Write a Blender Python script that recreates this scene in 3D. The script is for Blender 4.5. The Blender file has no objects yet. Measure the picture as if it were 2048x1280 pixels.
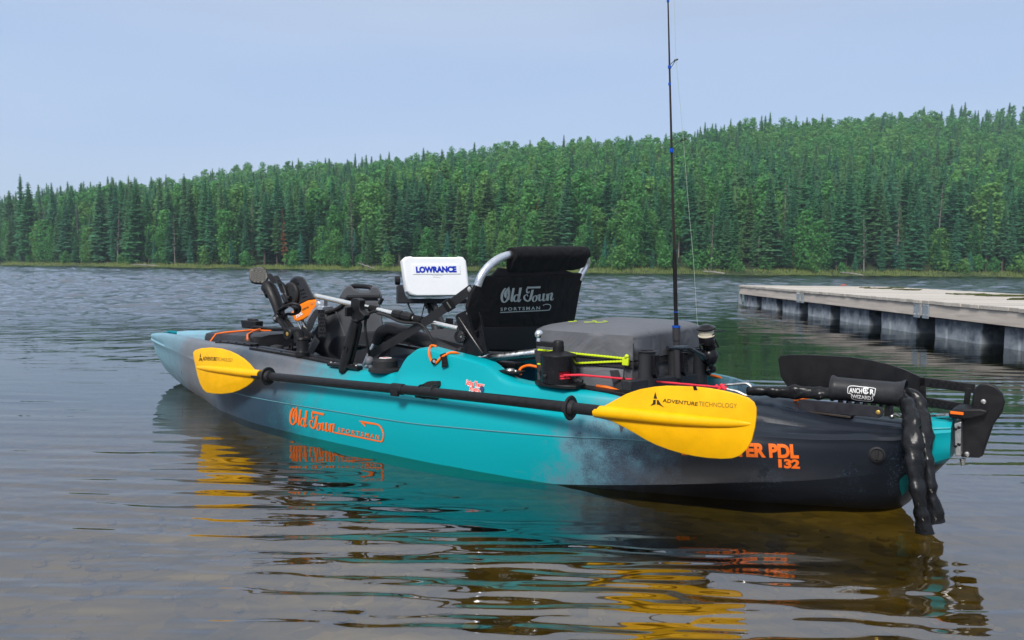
import bpy, bmesh, math, random
import numpy as np
from mathutils import Vector, Matrix
from mathutils.bvhtree import BVHTree
R = math.radians
scene = bpy.context.scene
COL = scene.collection
rng = np.random.default_rng(7)
random.seed(7)

# ------------------------------------------------------------------ camera
FPX = 1536.0; CAMH = 0.67; PIT = R(3.98); ROLL = R(0.62)
c_f = np.array([0, math.cos(PIT), -math.sin(PIT)])
_r0 = np.array([1.0, 0, 0]); _u0 = np.array([0, math.sin(PIT), math.cos(PIT)])
c_r = _r0 * math.cos(ROLL) + _u0 * math.sin(ROLL)
c_u = _u0 * math.cos(ROLL) - _r0 * math.sin(ROLL)
CAM = np.array([0, 0, CAMH])
cd = bpy.data.cameras.new('camera'); cam = bpy.data.objects.new('camera', cd); COL.objects.link(cam)
cd.sensor_width = 36; cd.lens = 27; cd.clip_start = 0.05; cd.clip_end = 3000
m = Matrix.Identity(4)
for i in range(3):
    m[i][0] = c_r[i]; m[i][1] = c_u[i]; m[i][2] = -c_f[i]; m[i][3] = CAM[i]
cam.matrix_world = m
cd.dof.use_dof = True; cd.dof.focus_distance = 2.6; cd.dof.aperture_fstop = 9.0
scene.camera = cam

# ------------------------------------------------------------------ sky, sun, exposure
SUN_EL, SUN_AZ = R(44), R(205)       # azimuth the light comes from, clockwise from +Y
w = bpy.data.worlds.new('World'); scene.world = w; w.use_nodes = True
nt = w.node_tree; N = nt.nodes; L = nt.links
bg = N['Background']
sky = N.new('ShaderNodeTexSky'); sky.sky_type = 'NISHITA'; sky.sun_disc = False
sky.sun_elevation = SUN_EL; sky.sun_rotation = SUN_AZ
sky.air_density = 1.0; sky.dust_density = 3.0; sky.ozone_density = 2.0
tc = N.new('ShaderNodeTexCoord')
sx = N.new('ShaderNodeSeparateXYZ'); L.new(tc.outputs['Generated'], sx.inputs[0])
ramp = N.new('ShaderNodeValToRGB'); L.new(sx.outputs['Z'], ramp.inputs[0])
cr = ramp.color_ramp
cr.elements[0].position = 0.0; cr.elements[0].color = (0.46, 0.56, 0.70, 1)
cr.elements[1].position = 1.0; cr.elements[1].color = (0.80, 0.84, 0.90, 1)
for p_, c_ in ((0.06, (0.42, 0.515, 0.68, 1)), (0.14, (0.37, 0.48, 0.69, 1)), (0.25, (0.35, 0.455, 0.68, 1)), (0.36, (0.39, 0.45, 0.57, 1)), (0.6, (0.62, 0.66, 0.73, 1))):
    e = cr.elements.new(p_); e.color = c_
mp = N.new('ShaderNodeMapping'); mp.inputs['Scale'].default_value = (1.6, 1.6, 9)
L.new(tc.outputs['Generated'], mp.inputs[0])
nz = N.new('ShaderNodeTexNoise'); nz.inputs['Scale'].default_value = 1.1; nz.inputs['Detail'].default_value = 5
nz.inputs['Roughness'].default_value = 0.45
L.new(mp.outputs[0], nz.inputs[0])
mr = N.new('ShaderNodeMapRange'); mr.inputs[1].default_value = 0.42; mr.inputs[2].default_value = 0.75
mr.inputs[3].default_value = 0.0; mr.inputs[4].default_value = 0.5
L.new(nz.outputs[0], mr.inputs[0])
cl = N.new('ShaderNodeMixRGB'); cl.inputs[2].default_value = (0.46, 0.54, 0.70, 1)
L.new(mr.outputs[0], cl.inputs[0]); L.new(ramp.outputs[0], cl.inputs[1])
sc_ = N.new('ShaderNodeMixRGB'); sc_.blend_type = 'MULTIPLY'; sc_.inputs[0].default_value = 1
sc_.inputs[2].default_value = (10, 10, 10, 1); L.new(cl.outputs[0], sc_.inputs[1])
mx = N.new('ShaderNodeMixRGB'); mx.inputs[0].default_value = 0.86
L.new(sky.outputs[0], mx.inputs[1]); L.new(sc_.outputs[0], mx.inputs[2])
L.new(mx.outputs[0], bg.inputs['Color']); bg.inputs['Strength'].default_value = 0.1
sd = bpy.data.lights.new('sun', 'SUN'); sd.energy = 2.9; sd.angle = R(16); sd.color = (1, 0.96, 0.90)
sun = bpy.data.objects.new('sun', sd); COL.objects.link(sun)
_sd = Vector((math.sin(SUN_AZ) * math.cos(SUN_EL), math.cos(SUN_AZ) * math.cos(SUN_EL), math.sin(SUN_EL)))
sun.rotation_euler = _sd.to_track_quat('Z', 'Y').to_euler()
vs = scene.view_settings; vs.view_transform = 'Standard'; vs.look = 'None'; vs.exposure = 0.42; vs.gamma = 1.0
vs.use_curve_mapping = False
cy = scene.cycles
cy.use_denoising = True; cy.max_bounces = 8; cy.transparent_max_bounces = 12; cy.caustics_reflective = False; cy.caustics_refractive = False
cy.sample_clamp_indirect = 6

# ------------------------------------------------------------------ kayak frame: s (stern to bow), t (port), z (up from the water)
KO = np.array([1.191, 2.078, 0.0]); KA = math.pi - R(36.15)
KF = np.array([math.cos(KA), math.sin(KA), 0]); KP_ = np.array([-math.sin(KA), math.cos(KA), 0])
def loc(p):
    q = np.asarray(p, float) - KO
    return np.array([q @ KF, q @ KP_, q[2]])
CL = loc(CAM)
def ray(x, y):
    d = c_f + (x - 1024) / FPX * c_r - (y - 640) / FPX * c_u
    return np.array([d @ KF, d @ KP_, d[2]])
def T(x, y, t):
    d = ray(x, y); return CL + d * ((t - CL[1]) / d[1])
def S(x, y, s):
    d = ray(x, y); return CL + d * ((s - CL[0]) / d[0])
def Z(x, y, z):
    d = ray(x, y); return CL + d * ((z - CL[2]) / d[2])
def PL(x, y, p, n):
    d = ray(x, y); p = np.asarray(p); n = np.asarray(n); return CL + d * (((p - CL) @ n) / (d @ n))
def V(*a): return np.array(a, float)
def nrm(v): return v / (np.linalg.norm(v) + 1e-12)

# ------------------------------------------------------------------ mesh builder
class MB:
    def __init__(s): s.v = []; s.f = []
    def add(s, v, f):
        o = len(s.v); s.v += [tuple(map(float, p)) for p in v]; s.f += [tuple(i + o for i in q) for q in f]
    def box(s, c, size, ax=None):
        c = np.asarray(c, float); ax = np.eye(3) if ax is None else np.asarray(ax)
        hx = [np.asarray(ax[i]) * size[i] / 2 for i in range(3)]
        v = [c + a * hx[0] + b * hx[1] + d * hx[2] for a in (-1, 1) for b in (-1, 1) for d in (-1, 1)]
        s.add(v, [(0, 1, 3, 2), (4, 6, 7, 5), (0, 4, 5, 1), (2, 3, 7, 6), (0, 2, 6, 4), (1, 5, 7, 3)])
    def loft(s, rings, closed=True, caps=True):
        n = len(rings[0]); v = [p for r in rings for p in r]; f = []
        for i in range(len(rings) - 1):
            for j in range(n if closed else n - 1):
                k = (j + 1) % n
                f.append((i * n + j, i * n + k, (i + 1) * n + k, (i + 1) * n + j))
        if caps and closed:
            f.append(tuple(range(n - 1, -1, -1))); f.append(tuple((len(rings) - 1) * n + j for j in range(n)))
        s.add(v, f)
    def tube(s, pts, r, seg=10, caps=True, flat=1.0, up=None):
        pts = [np.asarray(p, float) for p in pts]; n = len(pts)
        rs = [r] * n if np.isscalar(r) else list(r)
        tg = [nrm(pts[min(i + 1, n - 1)] - pts[max(i - 1, 0)]) for i in range(n)]
        u = np.asarray(up, float) if up is not None else (V(0, 0, 1) if abs(tg[0][2]) < .9 else V(1, 0, 0))
        rings = []
        for i in range(n):
            u = nrm(u - tg[i] * (u @ tg[i])); w_ = np.cross(tg[i], u)
            rings.append([pts[i] + rs[i] * (math.cos(a) * u * flat + math.sin(a) * w_) for a in np.linspace(0, 2 * math.pi, seg, endpoint=False)])
        s.loft(rings, True, caps)
    def lathe(s, o, axis, prof, seg=20):
        o = np.asarray(o, float); ax = nrm(np.asarray(axis, float))
        u = nrm(np.cross(ax, V(1, 0, 0) if abs(ax[0]) < .8 else V(0, 1, 0))); w_ = np.cross(ax, u)
        rings = [[o + ax * h + max(r, 1e-4) * (math.cos(a) * u + math.sin(a) * w_) for a in np.linspace(0, 2 * math.pi, seg, endpoint=False)] for r, h in prof]
        s.loft(rings, True, True)
    def sphere(s, c, r, sc=(1, 1, 1), seg=14):
        c = np.asarray(c, float); rings = []
        for ph in np.linspace(-math.pi / 2 + .02, math.pi / 2 - .02, seg // 2 + 1):
            rings.append([c + r * V(math.cos(ph) * math.cos(a) * sc[0], math.cos(ph) * math.sin(a) * sc[1], math.sin(ph) * sc[2]) for a in np.linspace(0, 2 * math.pi, seg, endpoint=False)])
        s.loft(rings, True, True)
    def prism(s, poly, ext):
        ext = np.asarray(ext, float); a = [np.asarray(p, float) for p in poly]; b = [p + ext for p in a]
        s.loft([a, b], True, True)
    def strip(s, pts, wv, th):
        """flat strap along pts: half width vectors wv, thickness vector th"""
        pts = [np.asarray(p, float) for p in pts]
        wv = [np.asarray(wv, float)] * len(pts) if np.ndim(wv) == 1 else wv
        th = np.asarray(th, float)
        s.loft([[p - w_ - th, p + w_ - th, p + w_ + th, p - w_ + th] for p, w_ in zip(pts, wv)], True, True)

BASE = {}
def link(o, parent):
    COL.objects.link(o)
    if parent is not None: o.parent = parent
def thing(name, label, cat, base, group=None, kayak=True):
    o = bpy.data.objects.new(name, None); COL.objects.link(o); o.empty_display_size = 0.1
    base = np.asarray(base, float)
    if kayak:
        o.location = KO + base[0] * KF + base[1] * KP_ + V(0, 0, base[2]); o.rotation_euler = (0, 0, KA)
    else: o.location = base
    o['label'] = label; o['category'] = cat
    if group: o['group'] = group
    BASE[o.name] = (base, kayak)
    return o
def root_of(o):
    while o.parent is not None: o = o.parent
    return o
def mesh_of(name, v, f, mat, ang=35):
    me = bpy.data.meshes.new(name)
    me.from_pydata([tuple(p) for p in v], [], f); me.update()
    bm = bmesh.new(); bm.from_mesh(me); bmesh.ops.recalc_face_normals(bm, faces=bm.faces); bm.to_mesh(me); bm.free()
    me.polygons.foreach_set('use_smooth', [True] * len(me.polygons)); me.set_sharp_from_angle(angle=R(ang))
    if mat is not None: me.materials.append(mat)
    return me
def part(name, mb, mat, parent, bevel=0, ang=35, label=None, recalc=True):
    b = BASE[root_of(parent).name][0]
    me = mesh_of(name, [np.asarray(p) - b for p in mb.v], mb.f, mat, ang)
    o = bpy.data.objects.new(name, me); link(o, parent)
    if bevel:
        md = o.modifiers.new('bevel', 'BEVEL'); md.width = bevel; md.segments = 3; md.limit_method = 'ANGLE'; md.angle_limit = R(40)
        md.harden_normals = False
    if label: o['label'] = label
    return o
def single(name, mb, mat, label, cat, base, group=None, kayak=True, bevel=0, ang=35):
    base = np.asarray(base, float)
    me = mesh_of(name, [np.asarray(p) - base for p in mb.v], mb.f, mat, ang)
    o = bpy.data.objects.new(name, me); COL.objects.link(o)
    if kayak:
        o.location = KO + base[0] * KF + base[1] * KP_ + V(0, 0, base[2]); o.rotation_euler = (0, 0, KA)
    else: o.location = base
    o['label'] = label; o['category'] = cat
    if group: o['group'] = group
    if bevel:
        md = o.modifiers.new('bevel', 'BEVEL'); md.width = bevel; md.segments = 2; md.limit_method = 'ANGLE'; md.angle_limit = R(40)
    BASE[o.name] = (base, kayak)
    return o

# ------------------------------------------------------------------ materials
MATS = {}
def mat(name, col, rough=0.5, metal=0.0, var=0.0, vscale=20, bump=0.0, bscale=200, spec=0.24, wrinkle=0):
    if name in MATS: return MATS[name]
    M = bpy.data.materials.new(name); M.use_nodes = True; n = M.node_tree.nodes; l = M.node_tree.links
    p = n['Principled BSDF']; p.inputs['Base Color'].default_value = (*col, 1); p.inputs['Roughness'].default_value = rough
    p.inputs['Metallic'].default_value = metal; p.inputs['Specular IOR Level'].default_value = spec
    t = n.new('ShaderNodeTexCoord')
    if var:
        a = n.new('ShaderNodeTexNoise'); a.inputs['Scale'].default_value = vscale; a.inputs['Detail'].default_value = 6; a.inputs['Roughness'].default_value = .65
        l.new(t.outputs['Object'], a.inputs[0])
        r = n.new('ShaderNodeMapRange'); r.inputs[1].default_value = .3; r.inputs[2].default_value = .7; r.inputs[3].default_value = 1 - var; r.inputs[4].default_value = 1 + var
        l.new(a.outputs[0], r.inputs[0])
        x = n.new('ShaderNodeMixRGB'); x.blend_type = 'MULTIPLY'; x.inputs[0].default_value = 1; x.inputs[1].default_value = (*col, 1)
        l.new(r.outputs[0], x.inputs[2]); l.new(x.outputs[0], p.inputs['Base Color'])
        r2 = n.new('ShaderNodeMapRange'); r2.inputs[1].default_value = .3; r2.inputs[2].default_value = .7
        r2.inputs[3].default_value = max(.03, rough - .1); r2.inputs[4].default_value = min(1, rough + .12)
        l.new(a.outputs[0], r2.inputs[0]); l.new(r2.outputs[0], p.inputs['Roughness'])
    if bump:
        b = n.new('ShaderNodeTexNoise'); b.inputs['Scale'].default_value = bscale; b.inputs['Detail'].default_value = 3
        l.new(t.outputs['Object'], b.inputs[0])
        u = n.new('ShaderNodeBump'); u.inputs['Strength'].default_value = bump; u.inputs['Distance'].default_value = .002
        l.new(b.outputs[0], u.inputs['Height']); l.new(u.outputs[0], p.inputs['Normal'])
        if wrinkle:
            c = n.new('ShaderNodeTexNoise'); c.inputs['Scale'].default_value = wrinkle; c.inputs['Detail'].default_value = 4; c.inputs['Distortion'].default_value = 1.5; l.new(t.outputs['Object'], c.inputs[0])
            u2 = n.new('ShaderNodeBump'); u2.inputs['Strength'].default_value = .7; u2.inputs['Distance'].default_value = .02; l.new(c.outputs[0], u2.inputs['Height']); l.new(u2.outputs[0], u.inputs['Normal'])
    MATS[name] = M; return M
BLACK = mat('black_plastic', (.009, .009, .0105), .42, var=.25, vscale=30, bump=.15, bscale=500)
GLOSSB = mat('glossy_black_plastic', (.008, .008, .010), .2, var=.2, vscale=15)
RUBBER = mat('black_rubber', (.018, .018, .02), .6, var=.2)
GREYP = mat('grey_plastic', (.070, .074, .082), .5, var=.12, vscale=12, bump=.2, bscale=600)
DGREY = mat('dark_grey_plastic', (.024, .0255, .030), .5, var=.15, vscale=12, bump=.2, bscale=500)
ALU = mat('brushed_aluminium', (.72, .73, .75), .32, 1.0, var=.08, vscale=60)
CHROME = mat('polished_pole', (.92, .88, .80), .2, 1.0, var=.05, vscale=40)
STEEL = mat('steel', (.5, .49, .47), .35, 1.0, var=.15, vscale=80)
ORANGE = mat('orange_cord', (.86, .16, .008), .5, bump=.3, bscale=900)
ORANGEP = mat('orange_plastic', (.82, .20, .006), .4, var=.06)
YELLOW = mat('yellow_blade_plastic', (.84, .43, .002), .34, var=.09, vscale=16, bump=.08, bscale=300)
WHITE = mat('white_cover_plastic', (.78, .79, .81), .35, var=.03)
FABRIC = mat('black_fabric', (.007, .007, .0085), .9, var=.3, vscale=14, bump=.5, bscale=700, wrinkle=9)
MESHF = mat('black_mesh_fabric', (.022, .021, .026), .8, var=.35, vscale=90, bump=.8, bscale=900)
PAD = mat('dark_seat_cushion', (.03, .03, .034), .75, var=.2, vscale=20, bump=.5, bscale=400, wrinkle=10)
VINYL = mat('grey_vinyl_fabric', (.112, .117, .13), .55, var=.10, vscale=7, bump=.25, bscale=450, wrinkle=5)
VINYLD = mat('dark_grey_webbing', (.03, .03, .035), .7, var=.2)
LIME = mat('lime_zip', (.52, .66, .02), .5)
RED = mat('red_rope', (.72, .035, .06), .6, var=.3, vscale=260, bump=.6, bscale=500)
BLUEINK = mat('blue_ink', (.006, .03, .40), .45)
DARKINK = mat('dark_ink', (.03, .026, .012), .5)
GREYINK = mat('pale_ink', (.10, .085, .03), .5)
ORANGEINK = mat('orange_decal', (.80, .15, .015), .4)
SILVERINK = mat('silver_print', (.40, .46, .46), .4)
WHITEINK = mat('white_print', (.75, .75, .75), .45)
REDINK = mat('red_print', (.75, .06, .04), .45)
NAVYINK = mat('navy_print', (.02, .05, .12), .45)
BRASS = mat('brass', (.55, .36, .10), .4, .8)
BLUEAN = mat('blue_anodised', (.01, .09, .50), .3, .5)
LINE = mat('pale_fishing_line', (.45, .55, .45), .3)
SPOOL = mat('beige_spool_line', (.55, .50, .40), .5, var=.1, vscale=200)
KNIT = mat('blue_mesh_seat', (.015, .035, .07), .8, var=.4, vscale=200, bump=.8, bscale=800)

# ------------------------------------------------------------------ text
def text_mesh(s, bold=0.0, space=1.0):
    c = bpy.data.curves.new('txt', 'FONT'); c.body = s; c.size = 1; c.offset = bold; c.fill_mode = 'FRONT'; c.resolution_u = 4; c.space_character = space
    o = bpy.data.objects.new('txt', c); COL.objects.link(o)
    dg = bpy.context.evaluated_depsgraph_get(); dg.update()
    me = bpy.data.meshes.new_from_object(o.evaluated_get(dg))
    bpy.data.objects.remove(o); bpy.data.curves.remove(c)
    bm = bmesh.new(); bm.from_mesh(me); bmesh.ops.triangulate(bm, faces=bm.faces)
    for _ in range(2):
        lw = [e for e in bm.edges if e.calc_length() > .3]
        if lw: bmesh.ops.subdivide_edges(bm, edges=lw, cuts=1)
    v = np.array([x.co[:] for x in bm.verts]); f = [tuple(x.index for x in q.verts) for q in bm.faces]
    bm.verts.ensure_lookup_table(); bm.free(); bpy.data.meshes.remove(me)
    x0, x1 = v[:, 0].min(), v[:, 0].max(); y1 = 0.729
    return np.stack([(v[:, 0] - x0) / (x1 - x0), v[:, 1] / y1], 1), f
def put_text(name, s, bl, br, tl, surf, m_, parent, bold=0.0, space=1.0):
    uv, f = text_mesh(s, bold, space); mb = MB()
    bl, br, tl = map(np.asarray, (bl, br, tl))
    P = [bl + u * (br - bl) + v * (tl - bl) for u, v in uv]
    mb.add([surf(*p) for p in P], f)
    return part(name, mb, m_, parent)
def strokes(sl, surf, mapf):
    """ribbons: each stroke is a list of (x, y, width)"""
    mb = MB()
    for st in sl:
        pts = []
        for i in range(len(st) - 1):       # resample with a Catmull-Rom spline
            p0, p1, p2, p3 = (np.array(st[max(0, min(len(st) - 1, k))]) for k in (i - 1, i, i + 1, i + 2))
            for u in np.linspace(0, 1, 5, endpoint=False):
                pts.append(.5 * ((2 * p1) + (-p0 + p2) * u + (2 * p0 - 5 * p1 + 4 * p2 - p3) * u * u + (-p0 + 3 * p1 - 3 * p2 + p3) * u ** 3))
        pts.append(np.array(st[-1])); a = []; b = []
        for i in range(len(pts)):
            d = nrm(pts[min(i + 1, len(pts) - 1)][:2] - pts[max(i - 1, 0)][:2]); q = np.array([-d[1], d[0]]) * max(pts[i][2], 2) / 2
            a.append(surf(*mapf(pts[i][:2] + q))); b.append(surf(*mapf(pts[i][:2] - q)))
        n = len(a); mb.add(a + b, [(i, i + 1, n + i + 1, n + i) for i in range(n - 1)])
    return mb
# script lettering digitised in its own sheet (x right, y down)
def ell(cx, cy, rx, ry, w0, w1, sk=0, a0=0, a1=360, n=16):
    return [(cx + rx * math.cos(R(a)) - sk * ry * math.sin(R(a)), cy + ry * math.sin(R(a)), w0 + (w1 - w0) * abs(math.cos(R(a)))) for a in np.linspace(a0, a1, n)]
OLD_TOWN = [
    ell(238, 360, 52, 140, 22, 36, .10, -60, 262, 18),
    [(296, 200, 4), (265, 245, 18), (240, 300, 34), (238, 360, 40), (245, 420, 16)], [(245, 350, 8), (268, 330, 10), (272, 300, 9), (258, 285, 8)],
    [(288, 210, 10), (300, 300, 12), (298, 400, 12), (285, 470, 18)],
    [(358, 248, 36), (345, 350, 36), (330, 460, 36), (332, 505, 28), (350, 500, 12)],
    ell(398, 460, 34, 66, 16, 30, .1), [(462, 264, 38), (448, 380, 36), (432, 500, 34), (440, 540, 26), (470, 500, 12)],
    [(556, 288, 44), (640, 306, 34), (756, 330, 40)], [(565, 290, 24), (552, 340, 22), (560, 390, 24), (585, 395, 16), (588, 365, 10)],
    [(640, 352, 34), (625, 440, 38), (605, 530, 36), (575, 565, 26), (530, 530, 26), (514, 470, 26), (530, 435, 20), (560, 435, 14), (568, 470, 10)],
    ell(672, 540, 30, 58, 12, 28, .1), [(700, 490, 10), (735, 480, 16)],
    [(745, 470, 32), (738, 540, 32), (742, 595, 26), (775, 590, 14), (795, 540, 12)], [(805, 470, 32), (797, 550, 32), (800, 612, 26), (835, 600, 14), (848, 540, 12), (838, 490, 12)],
    [(872, 490, 32), (860, 630, 34)], [(868, 540, 12), (895, 500, 14), (925, 500, 30), (915, 570, 32), (910, 620, 28), (945, 645, 22)],
]
HOOK = [[(930, 640, 22), (1100, 665, 24), (1400, 725, 24), (1690, 785, 24), (1745, 785, 24), (1768, 720, 24), (1770, 650, 24), (1735, 560, 24), (1690, 512, 24), (1640, 495, 28), (1520, 475, 32), (1420, 458, 30), (1360, 440, 4)],
        [(1405, 465, 40), (1440, 500, 26), (1466, 545, 4)]]

# ================================================================== THE SETTING
def node_mat(name):
    M = bpy.data.materials.new(name); M.use_nodes = True
    return M, M.node_tree.nodes, M.node_tree.links
def water_material():
    M, n, l = node_mat('lake_water')
    n.remove(n['Principled BSDF']); out = n['Material Output']
    t = n.new('ShaderNodeTexCoord'); xyz = n.new('ShaderNodeSeparateXYZ'); l.new(t.outputs['Object'], xyz.inputs[0])
    def noise(sx, sy, detail, rough, rot=0.0, dist=0.0):
        m_ = n.new('ShaderNodeMapping'); m_.inputs['Scale'].default_value = (sx, sy, 1); m_.inputs['Rotation'].default_value = (0, 0, rot)
        l.new(t.outputs['Object'], m_.inputs[0])
        q = n.new('ShaderNodeTexNoise'); q.inputs['Scale'].default_value = 1; q.inputs['Detail'].default_value = detail; q.inputs['Roughness'].default_value = rough
        q.inputs['Distortion'].default_value = dist
        l.new(m_.outputs[0], q.inputs[0]); return q.outputs[0]
    def math_(op, a, b):
        q = n.new('ShaderNodeMath'); q.operation = op
        for i, x in enumerate((a, b)):
            if isinstance(x, (int, float)): q.inputs[i].default_value = x
            else: l.new(x, q.inputs[i])
        return q.outputs[0]
    def mapr(x, a, b, c, d):
        q = n.new('ShaderNodeMapRange'); q.interpolation_type = 'SMOOTHSTEP'
        for i, v in zip((1, 2, 3, 4), (a, b, c, d)): q.inputs[i].default_value = v
        l.new(x, q.inputs[0]); return q.outputs[0]
    # fine wind texture on top of the modelled waves
    yy = math_('ADD', xyz.outputs['Y'], math_('MULTIPLY', math_('MAXIMUM', xyz.outputs['X'], -2.0), -0.55))
    msk = mapr(yy, 5.5, 14.0, 0.0, 1.0)
    fine = math_('MULTIPLY', noise(2.2, 11, 1.5, .4, .06, .5), 0.0022)
    chop = math_('ADD', math_('MULTIPLY', noise(7, 8, 3, .6, .2, .3), 0.022), math_('MULTIPLY', noise(2.2, 2.2, 2, .5, -.1), 0.035))
    h = math_('ADD', fine, math_('MULTIPLY', chop, msk))
    b = n.new('ShaderNodeBump'); b.inputs['Strength'].default_value = 1; b.inputs['Distance'].default_value = 1; l.new(h, b.inputs['Height'])
    fr = n.new('ShaderNodeFresnel'); fr.inputs['IOR'].default_value = 1.33; l.new(b.outputs[0], fr.inputs['Normal'])
    fac = math_('ADD', math_('MULTIPLY', fr.outputs[0], 0.70), 0.27)
    fac = math_('MULTIPLY', fac, mapr(yy, 5.0, 14.0, 1.0, 1.12))
    tr = n.new('ShaderNodeBsdfTransparent'); gl = n.new('ShaderNodeBsdfGlossy'); gl.inputs['Roughness'].default_value = .025
    l.new(b.outputs[0], gl.inputs['Normal'])
    tint = n.new('ShaderNodeMixRGB'); tint.inputs[1].default_value = (.74, .64, .28, 1); tint.inputs[2].default_value = (.14, .26, .20, 1)
    l.new(mapr(xyz.outputs['Y'], 3.2, 9.0, 0, 1), tint.inputs[0]); l.new(tint.outputs[0], tr.inputs[0])
    ms = n.new('ShaderNodeMixShader'); l.new(fac, ms.inputs[0]); l.new(tr.outputs[0], ms.inputs[1]); l.new(gl.outputs[0], ms.inputs[2])
    l.new(ms.outputs[0], out.inputs['Surface'])
    return M
def bed_material():
    M, n, l = node_mat('lake_bed_sand'); p = n['Principled BSDF']; p.inputs['Roughness'].default_value = .9
    t = n.new('ShaderNodeTexCoord')
    a = n.new('ShaderNodeTexVoronoi'); a.inputs['Scale'].default_value = 16; l.new(t.outputs['Object'], a.inputs[0])
    b = n.new('ShaderNodeTexNoise'); b.inputs['Scale'].default_value = 3; b.inputs['Detail'].default_value = 8; l.new(t.outputs['Object'], b.inputs[0])
    r = n.new('ShaderNodeValToRGB'); l.new(b.outputs[0], r.inputs[0])
    r.color_ramp.elements[0].position = .3; r.color_ramp.elements[0].color = (.120, .093, .019, 1); r.color_ramp.elements[1].position = .75; r.color_ramp.elements[1].color = (.29, .226, .055, 1)
    x = n.new('ShaderNodeMixRGB'); x.blend_type = 'OVERLAY'; x.inputs[0].default_value = .45; bw = n.new('ShaderNodeRGBToBW'); l.new(a.outputs['Color'], bw.inputs[0]); l.new(r.outputs[0], x.inputs[1]); l.new(bw.outputs[0], x.inputs[2])
    h = n.new('ShaderNodeHueSaturation'); h.inputs['Saturation'].default_value = .9; l.new(x.outputs[0], h.inputs['Color']); l.new(h.outputs[0], p.inputs['Base Color'])
    return M
def grid(name, xs, ys, zf, m_, label=None):
    X, Y = np.meshgrid(xs, ys); Zv = zf(X, Y); nx, ny = len(xs), len(ys)
    v = np.stack([X.ravel(), Y.ravel(), Zv.ravel()], 1)
    idx = np.arange(nx * ny).reshape(ny, nx)
    f = np.stack([idx[:-1, :-1].ravel(), idx[:-1, 1:].ravel(), idx[1:, 1:].ravel(), idx[1:, :-1].ravel()], 1)
    me = bpy.data.meshes.new(name); me.from_pydata(v.tolist(), [], f.tolist()); me.update()
    me.polygons.foreach_set('use_smooth', [True] * len(me.polygons)); me.materials.append(m_)
    o = bpy.data.objects.new(name, me); COL.objects.link(o); o['kind'] = 'structure'
    if label: o['label'] = label
    return o
SHX = np.array([-400, -200, -130, -86, -45, -14, 22, 63, 110, 200, 400]); SHY = np.array([330, 215, 162, 130, 101, 91, 85, 94, 112, 160, 240])
def shore(x): return np.interp(x, SHX, SHY)
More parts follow.
